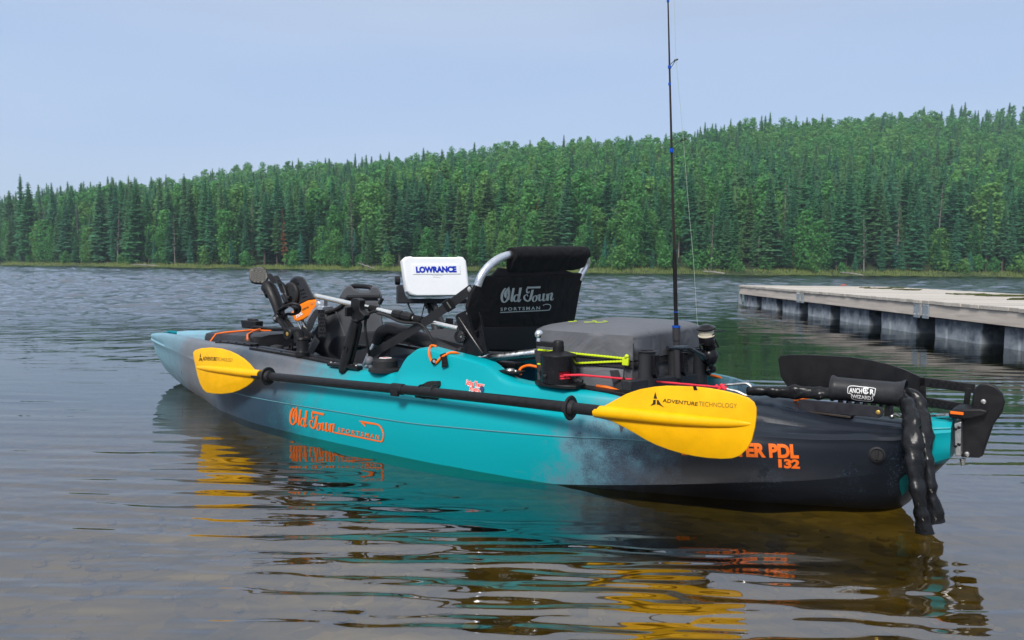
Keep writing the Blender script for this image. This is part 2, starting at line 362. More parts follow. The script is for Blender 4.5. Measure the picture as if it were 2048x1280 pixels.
def water_sheet():
    ys = [-1.6, -.8, -.3, .1, .4, .6]
    while ys[-1] < 116: ys.append(ys[-1] + min(ys[-1] ** 2 / 515 * .85 + .0006, .0065 * ys[-1]))
    ys = np.array(ys + [122, 140, 180, 330])
    us = np.concatenate([[-45, -14, -5, -2.4, -1.3, -.95], np.linspace(-.74, .74, 640), [.95, 1.3, 2.4, 5, 14, 45]])
    U, Y = np.meshgrid(us, ys); X = U * (Y + 2.6); g = np.random.default_rng(5)
    sp = np.minimum(Y ** 2 / 515 * .85 + .0006, .0065 * np.maximum(Y, .1)); edge = np.clip((.74 - np.abs(U)) / .03, 0, 1) * np.clip((115 - Y) / 12, 0, 1) * np.clip((Y - .6) / .15, 0, 1)
    hull_d = np.abs((X - 1.191) * KP_[0] + (Y - 2.078) * KP_[1])            # distance from the keel line
    lee = .27 + .73 * np.clip((hull_d - .46) / .40, 0, 1) - .35 * np.clip((-.9 - X) / .8, 0, 1)
    slow = lambda fx, fy, k: .5 + .5 * np.sin(X * fx + 1.7 * np.sin(Y * fy + k) + k) * np.sin(Y * fy * 1.3 + 1.1 * np.sin(X * fx * .7 - k))
    h = np.zeros_like(X)
    for i in range(13):
        lam = .038 * (4.8 ** (i / 12.)); th = g.normal() * .16 + .05; k = 2 * math.pi / lam; ph = g.random() * 6.28
        fade = np.clip(lam / (3.2 * sp) - 1, 0, 1)
        h += .0245 / k * np.sin(k * (X * math.sin(th) + Y * math.cos(th)) + ph + 1.3 * np.sin(X * 1.9 / (lam * 9) ** .5 + i) ) * fade * (.25 + 1.5 * slow(1.1 + .3 * i % 1, .9 + .2 * i % 1, i * 1.3)) * lee
    for i in range(4):
        lam = .4 + .25 * i; k = 2 * math.pi / lam; th = g.normal() * .25
        h += .006 / k * np.sin(k * (X * math.sin(th) + Y * math.cos(th)) + i) * lee
    yy = Y - .55 * np.maximum(X, -2.0) - .35 * np.maximum(X, 0) + 3.2 * (slow(.35, .25, 2.0) - .5)
    msk = np.clip((yy - 6.0) / 7.0, 0, 1); msk = msk * msk * (3 - 2 * msk); gust = .65 + .6 * slow(.06, .05, .4)
    c = np.zeros_like(X); wsum = np.full_like(X, 1e-3)
    for i in range(34):
        lam = .15 * (18 ** (i / 33.)); th = g.normal() * .85 - .2; k = 2 * math.pi / lam
        wt = np.clip(lam / (2.4 * sp) - 1, 0, 1) / (1 + (lam / (.30 + .035 * Y)) ** 2); wsum += wt * wt
        c += wt / k * np.sin(k * (X * math.sin(th) + Y * math.cos(th)) + g.random() * 6.28 + .8 * np.sin(X * .8 / lam * .3 + i))
    c *= .19 / np.sqrt(wsum)
    Zw = (h + c * msk * gust) * edge
    v = np.stack([X.ravel(), Y.ravel(), Zw.ravel()], 1).astype(np.float32); ny, nx = X.shape
    idx = np.arange(nx * ny).reshape(ny, nx); f = np.stack([idx[:-1, :-1].ravel(), idx[:-1, 1:].ravel(), idx[1:, 1:].ravel(), idx[1:, :-1].ravel()], 1).astype(np.int32)
    me = bpy.data.meshes.new('lake_water'); me.vertices.add(len(v)); me.vertices.foreach_set('co', v.ravel()); me.loops.add(f.size); me.loops.foreach_set('vertex_index', f.ravel())
    me.polygons.add(len(f)); me.polygons.foreach_set('loop_start', np.arange(0, f.size, 4, dtype=np.int32)); me.polygons.foreach_set('loop_total', np.full(len(f), 4, np.int32)); me.update(calc_edges=True)
    me.polygons.foreach_set('use_smooth', np.ones(len(f), bool)); me.materials.append(water_material())
    o = bpy.data.objects.new('lake_water', me); COL.objects.link(o); o['kind'] = 'structure'
water_sheet()
grid('lake_bed', np.linspace(-420, 420, 85), np.concatenate([np.linspace(-14, 10, 25), np.linspace(12, 360, 40)]),
     lambda X, Y: -0.16 - np.clip((Y + X * .1 - 1.2) * .11, 0, 2.5) + np.where(Y > shore(X) - 4, 0, 0), bed_material())
SKU = np.array([-1.2, -.667, -.536, -.36, -.21, -.08, .05, .17, .31, .44, .57, .667, 1.2])
SKH = np.array([140, 152, 174, 192, 205, 232, 248, 264, 293, 304, 318, 334, 340]) / 1536
def terrain(X, Y):
    d = Y - shore(X); u = X / np.maximum(Y, 1)
    yc = shore(X) + 105; top = np.interp(u, SKU, SKH) * yc - 7.8
    k = np.clip(d / 105, -.1, 1.6)
    z = top * np.where(k < 0, 0, np.where(k < 1, k ** 1.15, 1 + (k - 1) * .1)) + .25 * np.clip(d / 2, -4, 1)
    return z + .5 * np.sin(X * .11 + Y * .07) * np.clip(k * 4, 0, 1)
hillm = mat('forest_floor', (.030, .045, .018), .95, var=.5, vscale=.4)
grid('hill', np.linspace(-330, 330, 133), np.linspace(70, 420, 120), terrain, hillm)

# ---------------------------------------------------------------- trees
def leaf_mat(name, c0, c1, c2):
    M, n, l = node_mat(name); p = n['Principled BSDF']; p.inputs['Roughness'].default_value = .8; p.inputs['Specular IOR Level'].default_value = .15
    oi = n.new('ShaderNodeObjectInfo'); at = n.new('ShaderNodeAttribute'); at.attribute_name = 'tint'
    ad = n.new('ShaderNodeMath'); ad.operation = 'ADD'; l.new(oi.outputs['Random'], ad.inputs[0]); l.new(at.outputs['Fac'], ad.inputs[1])
    fc = n.new('ShaderNodeMath'); fc.operation = 'FRACT'; l.new(ad.outputs[0], fc.inputs[0])
    r = n.new('ShaderNodeValToRGB'); l.new(fc.outputs[0], r.inputs[0]); r.color_ramp.elements[0].color = (*c0, 1); r.color_ramp.elements[1].color = (*c2, 1)
    e = r.color_ramp.elements.new(.5); e.color = (*c1, 1)
    g = n.new('ShaderNodeNewGeometry'); hs = n.new('ShaderNodeHueSaturation'); l.new(r.outputs[0], hs.inputs['Color'])
    mr_ = n.new('ShaderNodeMapRange'); mr_.inputs[3].default_value = .7; mr_.inputs[4].default_value = 1.35
    l.new(g.outputs['Random Per Island'], mr_.inputs[0]); l.new(mr_.outputs[0], hs.inputs['Value']); l.new(hs.outputs[0], p.inputs['Base Color'])
    tl = n.new('ShaderNodeBsdfTranslucent'); l.new(hs.outputs[0], tl.inputs['Color']); ms = n.new('ShaderNodeMixShader'); ms.inputs[0].default_value = .42
    l.new(p.outputs[0], ms.inputs[1]); l.new(tl.outputs[0], ms.inputs[2]); l.new(ms.outputs[0], n['Material Output'].inputs['Surface'])
    return M
SPR = leaf_mat('spruce_needles', (.062, .205, .078), (.064, .205, .110), (.105, .215, .080))
SPRB = leaf_mat('blue_spruce_needles', (.062, .230, .150), (.072, .245, .168), (.080, .235, .125))
BIR = leaf_mat('broad_leaves', (.080, .265, .078), (.100, .290, .082), (.150, .320, .088))
RUST = leaf_mat('rust_needles', (.22, .075, .030), (.24, .085, .035), (.20, .08, .04))
GREYT = leaf_mat('bare_twigs', (.13, .12, .105), (.15, .135, .12), (.12, .11, .10))
BARK = mat('bark', (.085, .070, .055), .9, var=.3, vscale=3)
BARKG = mat('pale_bark', (.24, .225, .20), .9, var=.3, vscale=3)
def spruce_crown(H, rad, whorls, per, g, base=.08, sparse=1.0):
    v = []; f = []
    for i in range(whorls):
        k = (i + g.random() * .7) / whorls; z = H * (base + (1 - base) * k)
        Lb = rad * (1 - k) ** .72 * (.70 + .5 * g.random()) + .13
        if k < .15: Lb *= .55 + 2.5 * k
        nb = max(3, int(per * (1 - k * .5))); a0 = g.random() * 6.28
        for j in range(nb):
            if g.random() > sparse: continue
            a = a0 + j * 6.283 / nb + g.normal() * .25; l_ = Lb * (.65 + .5 * g.random()); dr = .30 + .25 * g.random() - .45 * k
            d = np.array([math.cos(a), math.sin(a), 0]); q = np.array([-d[1], d[0], 0]); wd = .15 + .22 * l_
            p0 = np.array([0, 0, z]); p1 = d * l_ * .6 + [0, 0, z - dr * l_ * .5]; p2 = d * l_ + [0, 0, z - dr * l_ * .75]
            o = len(v); v += [p0, p1 + q * wd - [0, 0, .10 * l_], p2, p1 - q * wd - [0, 0, .10 * l_], p1 + [0, 0, .08]]
            f += [(o, o + 1, o + 4), (o, o + 4, o + 3), (o + 1, o + 2, o + 4), (o + 4, o + 2, o + 3)]
    if sparse == 1.0:                      # twiggy inner mass that keeps the crown from being see-through
        m_ = 9; o = len(v); zs = np.linspace(base + .04, .97, 9)
        for i, k in enumerate(zs):
            kk = (k - base) / (1 - base); r_ = (rad * (1 - kk) ** .8 * .50 + .02) * (.55 + 2 * kk if kk < .2 else 1)
            for j in range(m_):
                a = j * 6.283 / m_ + i * .35; q = r_ * (.7 + .6 * g.random()); v.append(np.array([q * math.cos(a), q * math.sin(a), H * k + g.normal() * .12]))
        for i in range(8):
            for j in range(m_): f.append((o + i * m_ + j, o + i * m_ + (j + 1) % m_, o + (i + 1) * m_ + (j + 1) % m_, o + (i + 1) * m_ + j))
    o = len(v); v += [np.array([.05, 0, H * .93]), np.array([-.03, .05, H * .93]), np.array([-.03, -.05, H * .93]), np.array([0, 0, H * 1.02])]
    f += [(o, o + 1, o + 3), (o + 1, o + 2, o + 3), (o + 2, o, o + 3)]
    return np.array(v), f
def leaf_crown(H, rad, n, g, base=.3, size=.27):
    v = []; f = []; nb = max(15, n // 75); blobs = []
    for i in range(nb):
        k = (i + g.random()) / nb; z = H * (base + (1 - base) * (.06 + .86 * k)); rr = rad * math.sin(math.pi * (.20 + .72 * k)) * (.15 + .62 * g.random()); a = i * 2.4 + g.random()
        blobs.append((np.array([rr * math.cos(a), rr * math.sin(a), z]), rad * (.36 + .24 * g.random()) * (1.1 - .45 * k)))
    for i in range(n):
        c, r_ = blobs[g.integers(nb)]; d = g.normal(size=3); d /= np.linalg.norm(d); d[2] = d[2] * 1.05 + .05
        p = c + d * r_ * (.45 + .65 * g.random() ** .6); u = np.cross(d + g.normal(size=3) * .5, [0.3, .2, 1]); u /= np.linalg.norm(u) + 1e-6; q = np.cross(d, u)
        s_ = size * (.5 + .7 * g.random()); o = len(v)
        v += [p + u * s_, p + q * s_ * .7, p - u * s_ * .8, p - q * s_ * .7]; f += [(o, o + 1, o + 2, o + 3)]
    return np.array(v), f
def fast_mesh(name, v, f, m_, tint=None):
    me = bpy.data.meshes.new(name); me.from_pydata(np.asarray(v).tolist(), [], [tuple(map(int, q)) for q in f]); me.update()
    if tint is not None:
        at = me.attributes.new('tint', 'FLOAT', 'POINT'); at.data.foreach_set('value', np.asarray(tint, np.float32))
    me.materials.append(m_); return me
def trunk_mesh(H, r, m_, g, lean=.02, limbs=0):
    mb = MB(); pts = [V(g.normal() * lean * H * k, g.normal() * lean * H * k, H * k - .3) for k in (0, .2, .4, .6, .8, .97)]
    pts[0][:2] = 0; mb.tube(pts, [r, r * .85, r * .65, r * .48, r * .28, r * .07], 6)
    for i in range(limbs):
        k = .4 + .45 * g.random(); a = g.random() * 6.28; p = V(0, 0, H * k - .3); d = V(math.cos(a), math.sin(a), .9)
        mb.tube([p, p + d * H * .07, p + d * H * .15 + V(0, 0, H * .03)], [r * .4, r * .25, r * .08], 4)
    return mesh_of('trunk', mb.v, mb.f, m_, 60)
gt = np.random.default_rng(11)
SPV = [(fast_mesh('crown', *spruce_crown(12, r_, wh, pr, gt, b_), SPR), trunk_mesh(12, .15, BARK, gt)) for r_, wh, pr, b_ in ((1.75, 60, 9, .06), (1.4, 62, 9, .10), (2.0, 56, 10, .08), (1.3, 60, 8, .25), (1.6, 52, 9, .14), (1.5, 64, 8, .05))]
SPBV = [(fast_mesh('crown', *spruce_crown(12, r_, wh, pr, gt, .03), SPRB), trunk_mesh(12, .15, BARK, gt)) for r_, wh, pr in ((2.4, 38, 9), (2.1, 36, 9))]
BIV = [(fast_mesh('crown', *leaf_crown(12, r_, n_, gt, b_), BIR), trunk_mesh(12, .14, BARKG, gt, .01, 6)) for r_, n_, b_ in ((2.2, 2400, .25), (2.5, 2600, .18), (1.9, 2000, .34), (1.6, 2000, .22), (3.0, 2500, .04), (2.6, 2300, .02))]
DEV = [(fast_mesh('crown', *spruce_crown(12, .8, 26, 5, gt, .2, .6), GREYT), trunk_mesh(12, .14, BARKG, gt, .006)) for _ in range(2)]
RUV = [(fast_mesh('crown', *spruce_crown(12, 1.3, 34, 7, gt, .1, .8), RUST), trunk_mesh(12, .13, BARKG, gt))]
SHV = [(fast_mesh('crown', *leaf_crown(2.4, 1.2, 700, gt, .05, .15), BIR), trunk_mesh(1.6, .05, BARK, gt)) for _ in range(3)]
def plant_tree(name, vari, x, y, h, wide, label, cat, group, href=12.0):
    o = bpy.data.objects.new(name, None); COL.objects.link(o); o.location = (x, y, float(terrain(np.array(x), np.array(y))) - .1)
    s_ = h / href; o.scale = (s_ * wide, s_ * wide, s_); o.rotation_euler = (random.gauss(0, .028), random.gauss(0, .028), random.random() * 6.28)
    o['label'] = label; o['category'] = cat; o['group'] = group
    for nm, me in (('crown', vari[0]), ('trunk', vari[1])):
        c = bpy.data.objects.new(nm, me); COL.objects.link(c); c.parent = o
    return o
def visible_x(y, mrg=1.06): return (-.667 * y * mrg, .667 * y * mrg)
# scatter positions over the hillside, nearest rows first
pos = []
for _ in range(42000):
    y = 84 + 150 * gt.random(); x0, x1 = visible_x(y); x = x0 + (x1 - x0) * gt.random()
    d = y - float(np.interp(x, SHX, SHY))
    if d < 2.2 or d > 125: continue
    pos.append((d, x, y))
pos.sort(); kept = []; cells = {}
for d, x, y in pos:
    sp = 1.8 if d < 14 else 2.3 if d < 60 else 2.7
    cx, cy_ = int(x // 3.5), int(y // 3.5); ok = True
    for a in (-1, 0, 1):
        for b in (-1, 0, 1):
            for (qx, qy) in cells.get((cx + a, cy_ + b), ()):
                if (qx - x) ** 2 + (qy - y) ** 2 < sp * sp: ok = False; break
    if ok: cells.setdefault((cx, cy_), []).append((x, y)); kept.append((d, x, y))
nS = nB = 0; rest = []
for d, x, y in kept:
    u = x / y; patch = math.sin(x * .23) * .5 + math.sin(x * .071 + 1.3) * .5
    pb = (.26 if d < 7 else .20 if d < 30 else .38 if d < 55 else .70) + .24 * patch
    if u > .35 and d < 40: pb *= .6
    yd = y
    if gt.random() > pb:
        h = (4.5 + 7.5 * gt.random() ** .8) * yd / 100 if d < 7 else (6.2 + 5.6 * gt.random()) * (.8 + .2 * yd / 100) * (1.0 if d < 25 else .86 if d < 60 else .74)
        if d < 7 and gt.random() < .45: h *= .55
        if h < 4.5 and gt.random() < .6:
            plant_tree('blue_spruce_tree', SPBV[gt.integers(2)], x, y, h, 1.0, 'small blue-green spruce at the edge of the far shore', 'tree', 'small blue-green spruces by the waterline'); continue
        if nS < 300:
            nS += 1
            plant_tree('spruce_tree', SPV[gt.integers(6)], x, y, h, .72 + .62 * gt.random(), 'narrow dark green spruce standing in the front rows of the far shore forest', 'tree', 'spruces along the far shore')
        else: rest.append((0, x, y, h))
    else:
        h = (4 + 4 * gt.random()) if d < 8 else (7.5 + 4.0 * gt.random()) * (1.0 if d < 40 else .82)
        if nB < 300:
            nB += 1
            plant_tree('broadleaf_tree', BIV[gt.integers(4) if d > 9 else 4 + gt.integers(2)], x, y, h, .75 + .55 * gt.random(), 'bright green rounded leafy tree among the spruces of the far hillside', 'tree', 'leafy trees on the far hillside')
        else: rest.append((1, x, y, h))
# the mass of trees behind, one object
def stem(vf, r_=.11):
    v, f = vf; o = len(v); q = [np.array([r_ * math.cos(a), r_ * math.sin(a), z]) for z in (-.6, 8.5) for a in (0, 2.1, 4.2)]
    return np.concatenate([v, np.array(q)]), list(f) + [(o + j, o + (j + 1) % 3, o + 3 + (j + 1) % 3, o + 3 + j) for j in range(3)]
lo = {0: [spruce_crown(12, r_, 34, 7, gt, .1) for r_ in (1.8, 1.55, 2.1)], 1: [stem(leaf_crown(12, r_, 640, gt, b_, .36)) for r_, b_ in ((2.5, .2), (2.8, .25), (2.2, .12), (1.8, .3), (2.4, .15))]}
fv = []; ff = []; ft = []; fm = []; off = 0
for kind, x, y, h in rest:
    v, f = lo[kind][gt.integers(len(lo[kind]))]; s_ = h / 12; a = gt.random() * 6.28; wd = .85 + .4 * gt.random()
    c, q = math.cos(a) * wd, math.sin(a) * wd
    vv = np.stack([(v[:, 0] * c - v[:, 1] * q) * s_ + x, (v[:, 0] * q + v[:, 1] * c) * s_ + y, v[:, 2] * s_ + float(terrain(np.array(x), np.array(y)))], 1)
    fv.append(vv); ff += [tuple(i + off for i in p) for p in f]; ft.append(np.full(len(v), gt.random())); fm += [kind] * (len(f) - 3 * kind) + [2] * (3 * kind); off += len(v)
fo = fast_mesh('forest', np.concatenate(fv), ff, SPR, np.concatenate(ft)); fo.materials.append(BIR); fo.materials.append(BARKG); fo.polygons.foreach_set('material_index', fm)
fob = bpy.data.objects.new('forest', fo); COL.objects.link(fob); fob['kind'] = 'stuff'; fob['label'] = 'dense mixed forest covering the hill behind the shore'; fob['category'] = 'forest'
# trees that stand out, put where the photograph shows them (image column -> bearing)
def on_shore(px, d):
    u = (px - 1024) / 1536.; ys = np.linspace(60, 260, 4001); y = ys[np.argmin(np.abs(ys - shore(u * ys) - d))]; return float(u * y), float(y)
for px, d, h, lb in ((570, 2.0, 7.6, 'rust-brown dead spruce on the far shore above the pedals'), (1072, 6.0, 8.2, 'thin rust-tipped dying spruce behind the seat top'), (1955, 30, 9.5, 'tall reddish dying spruce high on the right hillside')):
    x, y = on_shore(px, d); plant_tree('dead_spruce_tree', RUV[0], x, y, h, .62, lb, 'tree', 'dying spruces')
for px, d, h in ((95, 3, 10), (158, 3, 9.5), (235, 2.4, 9), (500, 9, 10), (705, 4, 8.5), (1420, 2.0, 6.5), (1725, 2.0, 7.5), (1868, 5, 11), (1790, 4, 9), (1560, 8, 10), (350, 2.2, 7), (1160, 12, 12)):
    x, y = on_shore(px, d); plant_tree('bare_spruce_tree', DEV[random.randrange(2)], x, y, h, .8, 'pale grey dead spruce with bare twigs on the far shore', 'tree', 'grey dead spruces on the far shore')
for i in range(46):
    px = random.uniform(-10, 2060); x, y = on_shore(px, random.uniform(1.0, 3.0))
    plant_tree('shrub', SHV[i % 3], x, y, random.uniform(1.2, 2.8), 1.1, 'bright green leafy shrub at the foot of the shore trees', 'shrub', 'shrubs along the far shore', 2.4)
# reeds and grass along the waterline
gv = []; gf = []
for i in range(15000):
    u = -0.72 + 1.44 * gt.random(); x, y = u * 95, 0; y = float(shore(np.array(x))) + gt.random() ** 1.3 * 2.8 - .6; x = u * y / 1.0 * 1.02
    y = float(shore(np.array(x))) + (gt.random() ** 1.2) * 2.8 - .5; h = (.10 + .36 * gt.random()) * (.45 + .75 * (math.sin(x * .31) * math.sin(x * .11 + 2) * .5 + .5)); z = max(float(terrain(np.array(x), np.array(y))), -.05)
    l_ = gt.normal() * .12; o = len(gv); gv += [(x - .035, y, z - .05), (x + .035, y, z - .05), (x + l_, y + .02, z + h)]; gf.append((o, o + 1, o + 2))
GRASS = leaf_mat('reed_grass', (.21, .27, .065), (.14, .24, .05), (.30, .30, .11))
gob = bpy.data.objects.new('shore_grass', fast_mesh('shore_grass', gv, gf, GRASS)); COL.objects.link(gob); gob['kind'] = 'stuff'; gob['label'] = 'pale green reeds and grass along the far waterline'; gob['category'] = 'grass'
for px, d, ln, an, lb in ((745, 1.0, 3.6, .35, 'bare fallen tree leaning from the bank left of the white screen'), (300, .3, 5.0, .05, 'grey driftwood log lying along the far left shore'), (1700, .2, 2.6, .12, 'grey fallen log at the waterline above the dock'), (1425, .3, 2.4, .1, 'pale driftwood log at the waterline left of the dock')):
    x, y = on_shore(px, d); mb = MB(); z = .25
    d3 = V(1, .1, -math.tan(an)); mb.tube([V(x - ln / 2, y, z + ln * .5 * math.tan(an)), V(x, y, z + .05), V(x, y, z) + d3 * ln * .5], [.05, .09, .13], 7)
    for k in (-.3, -.1, .15): mb.tube([V(x + k * ln, y, z - k * ln * math.tan(an)), V(x + k * ln - .4, y, z - k * ln * math.tan(an) + .5)], [.04, .01], 5)
    single('fallen_log', mb, BARKG, lb, 'log', V(x, y, z), 'driftwood on the far shore', kayak=False)

# ---------------------------------------------------------------- dock
def wood_mat(name, c0, c1, along):
    M, n, l = node_mat(name); p = n['Principled BSDF']; p.inputs['Roughness'].default_value = .85
    t = n.new('ShaderNodeTexCoord'); m_ = n.new('ShaderNodeMapping'); m_.inputs['Scale'].default_value = along; l.new(t.outputs['Object'], m_.inputs[0])
    a = n.new('ShaderNodeTexNoise'); a.inputs['Scale'].default_value = 1; a.inputs['Detail'].default_value = 8; a.inputs['Roughness'].default_value = .6; a.inputs['Distortion'].default_value = .8
    l.new(m_.outputs[0], a.inputs[0]); r = n.new('ShaderNodeValToRGB'); l.new(a.outputs[0], r.inputs[0])
    r.color_ramp.elements[0].position = .25; r.color_ramp.elements[0].color = (*c0, 1); r.color_ramp.elements[1].position = .7; r.color_ramp.elements[1].color = (*c1, 1)
    g = n.new('ShaderNodeNewGeometry'); h = n.new('ShaderNodeHueSaturation'); mr_ = n.new('ShaderNodeMapRange'); mr_.inputs[3].default_value = .8; mr_.inputs[4].default_value = 1.12
    l.new(g.outputs['Random Per Island'], mr_.inputs[0]); l.new(mr_.outputs[0], h.inputs['Value']); l.new(r.outputs[0], h.inputs['Color']); l.new(h.outputs[0], p.inputs['Base Color'])
    return M
DECK = wood_mat('weathered_deck_boards', (.34, .31, .27), (.52, .475, .42), (1.2, 30, 30))
BEAM = wood_mat('weathered_beam', (.36, .31, .27), (.60, .53, .46), (40, 1.2, 25))
def float_mat():
    M, n, l = node_mat('dock_float_plastic'); p = n['Principled BSDF']; p.inputs['Roughness'].default_value = .55
    t = n.new('ShaderNodeTexCoord'); a = n.new('ShaderNodeTexNoise'); a.inputs['Scale'].default_value = 7; a.inputs['Detail'].default_value = 7; a.inputs['Roughness'].default_value = .65
    l.new(t.outputs['Object'], a.inputs[0]); xyz = n.new('ShaderNodeSeparateXYZ'); l.new(t.outputs['Object'], xyz.inputs[0])
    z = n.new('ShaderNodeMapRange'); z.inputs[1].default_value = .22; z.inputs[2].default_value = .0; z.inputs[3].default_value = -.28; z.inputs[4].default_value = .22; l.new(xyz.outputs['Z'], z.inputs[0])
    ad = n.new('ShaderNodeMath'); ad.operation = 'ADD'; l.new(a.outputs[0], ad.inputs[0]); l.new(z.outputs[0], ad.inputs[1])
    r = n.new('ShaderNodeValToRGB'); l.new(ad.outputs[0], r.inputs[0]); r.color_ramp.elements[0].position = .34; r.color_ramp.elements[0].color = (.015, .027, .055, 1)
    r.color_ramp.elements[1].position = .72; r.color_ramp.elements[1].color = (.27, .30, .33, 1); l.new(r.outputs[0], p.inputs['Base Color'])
    return M
FLOATM = float_mat(); GALV = mat('galvanised_plate', (.36, .40, .43), .45, .5, var=.15, vscale=40)
DX, DW, DZT, DZB = 4.30, 2.75, .365, .200
ends = [14.55, 11.45, 8.05, 4.65, 1.25]
dk = thing('floating_dock', 'weathered wooden floating dock on black plastic floats at right', 'dock', (DX, 9, 0), kayak=False)
for i in range(4):
    y1, y0 = ends[i] - .012, ends[i + 1] + .012
    mb = MB(); n = 24; bw = (y1 - y0) / n
    for k in range(n):
        mb.box((DX + DW / 2, y0 + (k + .5) * bw, DZT - .018 + random.gauss(0, .0015)), (DW + .03 + random.gauss(0, .006), bw - .007, .036))
    part('deck_boards', mb, DECK, dk, bevel=.003)
    mb = MB(); zc = (DZT - .037 + DZB) / 2; hz = DZT - .037 - DZB
    mb.box((DX + .02, (y0 + y1) / 2, zc), (.04, y1 - y0, hz)); mb.box((DX + DW - .02, (y0 + y1) / 2, zc), (.04, y1 - y0, hz))
    mb.box((DX + DW / 2, y1 - .02, zc - .002), (DW - .084, .04, hz - .004)); mb.box((DX + DW / 2, y0 + .02, zc - .002), (DW - .084, .04, hz - .004))
    part('side_beams', mb, BEAM, dk, bevel=.003)
    nf = 3; seg = (y1 - y0) / nf
    for k in range(nf):
        yc = y0 + (k + .5) * seg; ly = seg * .72; prof = []
        zt, zb = DZB - .004, -.18
        for xo in (DX + .05, DX + DW - .05):
            pass
        mb = MB(); taper = -.03 if k in (0, 2) else .0
        for z0_, z1_, gx in ((zb, zt, 0),):
            # ribbed tub: the long sides carry two vertical grooves
            def ring(z, ex):
                a = yc - ly / 2 - ex; b = yc + ly / 2 + ex; g_ = .025; xs0 = DX + .045; xs1 = DX + DW - .045
                ys = [a, a + ly * .24, a + ly * .24 + g_, a + ly * .24 + g_ * 2, b - ly * .24 - g_ * 2, b - ly * .24 - g_, b - ly * .24, b]
                dx_ = [0, 0, .02, 0, 0, .02, 0, 0]
                return [V(xs0 + q, y_, z) for y_, q in zip(ys, dx_)] + [V(xs1 - q, y_, z) for y_, q in zip(ys[::-1], dx_)]
            mb.loft([ring(z1_, 0), ring(z0_ * .3, taper), ring(z0_, taper * 1.6)], True, True)
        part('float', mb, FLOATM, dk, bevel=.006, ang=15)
    if i < 3:
        yj = ends[i + 1]
        for sgn in (-1, 1):
            mb = MB(); mb.box((DX - .006, yj + sgn * .085, (DZT - .03 + DZB) / 2 - .01), (.008, .125, hz + .03))
            br = part('bracket_plate', mb, GALV, dk, bevel=.002); mb = MB()
            for a in (-.035, .035):
                for b in (-.05, .05): mb.lathe((DX - .0105, yj + sgn * .085 + a, (DZT + DZB) / 2 - .02 + b), (-1, 0, 0), [(.009, 0), (.008, .006), (.003, .008)], 8)
            part('bolts', mb, STEEL, br)
mb = MB(); mb.box((DX + .03, ends[0] + .03, .06), (.05, .05, .50)); part('corner_post', mb, GALV, dk)
# weed washed on to the boards
WEED = mat('dry_weed', (.06, .07, .02), .9, var=.4, vscale=60)
for i, (px, py, n) in enumerate(((1760, 578, 9), (1790, 577, 7), (1815, 581, 10), (1920, 590, 4), (1945, 590, 9), (1965, 592, 12), (1995, 593, 12), (2030, 593, 14), (1730, 576, 3), (2045, 600, 6))):
    d = c_f + (px - 1024) / FPX * c_r - (py - 640) / FPX * c_u; p = CAM + d * ((DZT - CAMH) / d[2]); mb = MB()
    wp = [p + V(random.gauss(0, .06 + .006 * n), random.gauss(0, .05), .006 + random.random() * .014) for k in range(n * 3)]
    mb.tube(wp, [.004 + .004 * random.random() for k in wp], 5)
    single('weed_clump', mb, WEED, 'small clump of dry dark weed lying on the dock boards', 'weed', p, 'weed clumps on the dock', kayak=False)
d = c_f + (1688 - 1024) / FPX * c_r - (571.5 - 640) / FPX * c_u; p = CAM + d * ((DZT + .02 - CAMH) / d[2]); mb = MB(); mb.tube([p + V(-.06, 0, 0), p + V(0, 0, .02), p + V(.05, .01, .01)], [.008, .012, .008], 8)
single('rope_end', mb, mat('faded_rope', (.45, .10, .06), .7), 'small red rope scrap lying at the far edge of the dock', 'rope', p, kayak=False)
# a few stones under the clear shallow water
STONE = leaf_mat('lake_stones', (.27, .21, .075), (.20, .155, .05), (.36, .29, .13))
sv = MB()
for i in range(420):
    x = random.uniform(-1.7, 1.7); y = random.uniform(.7, 3.0); zb = -.16 - max(0, (y + x * .1 - 1.2) * .11); r_ = random.uniform(.006, .022) * (1.6 if random.random() < .1 else 1)
    sv.sphere((x, y, zb + r_ * .15), r_, (random.uniform(.8, 1.4), random.uniform(.8, 1.2), .45), 8)
me = mesh_of('lake_stones', sv.v, sv.f, STONE); so = bpy.data.objects.new('lake_stones', me); COL.objects.link(so); so['kind'] = 'stuff'; so['label'] = 'brown stones on the shallow lake bed'; so['category'] = 'stones'

# ================================================================== THE KAYAK
def pchip(x, xp, fp):
    xp = np.asarray(xp, float); fp = np.asarray(fp, float); h = np.diff(xp); d = np.diff(fp) / h; m_ = np.zeros_like(fp)
    for i in range(1, len(fp) - 1):
        if d[i - 1] * d[i] > 0: m_[i] = 2 * d[i - 1] * d[i] / (d[i - 1] + d[i])
    m_[0] = d[0]; m_[-1] = d[-1]
    x = np.clip(x, xp[0], xp[-1]); k = np.clip(np.searchsorted(xp, x) - 1, 0, len(h) - 1); u = (x - xp[k]) / h[k]
    return (2 * u ** 3 - 3 * u ** 2 + 1) * fp[k] + (u ** 3 - 2 * u ** 2 + u) * h[k] * m_[k] + (-2 * u ** 3 + 3 * u ** 2) * fp[k + 1] + (u ** 3 - u ** 2) * h[k] * m_[k + 1]
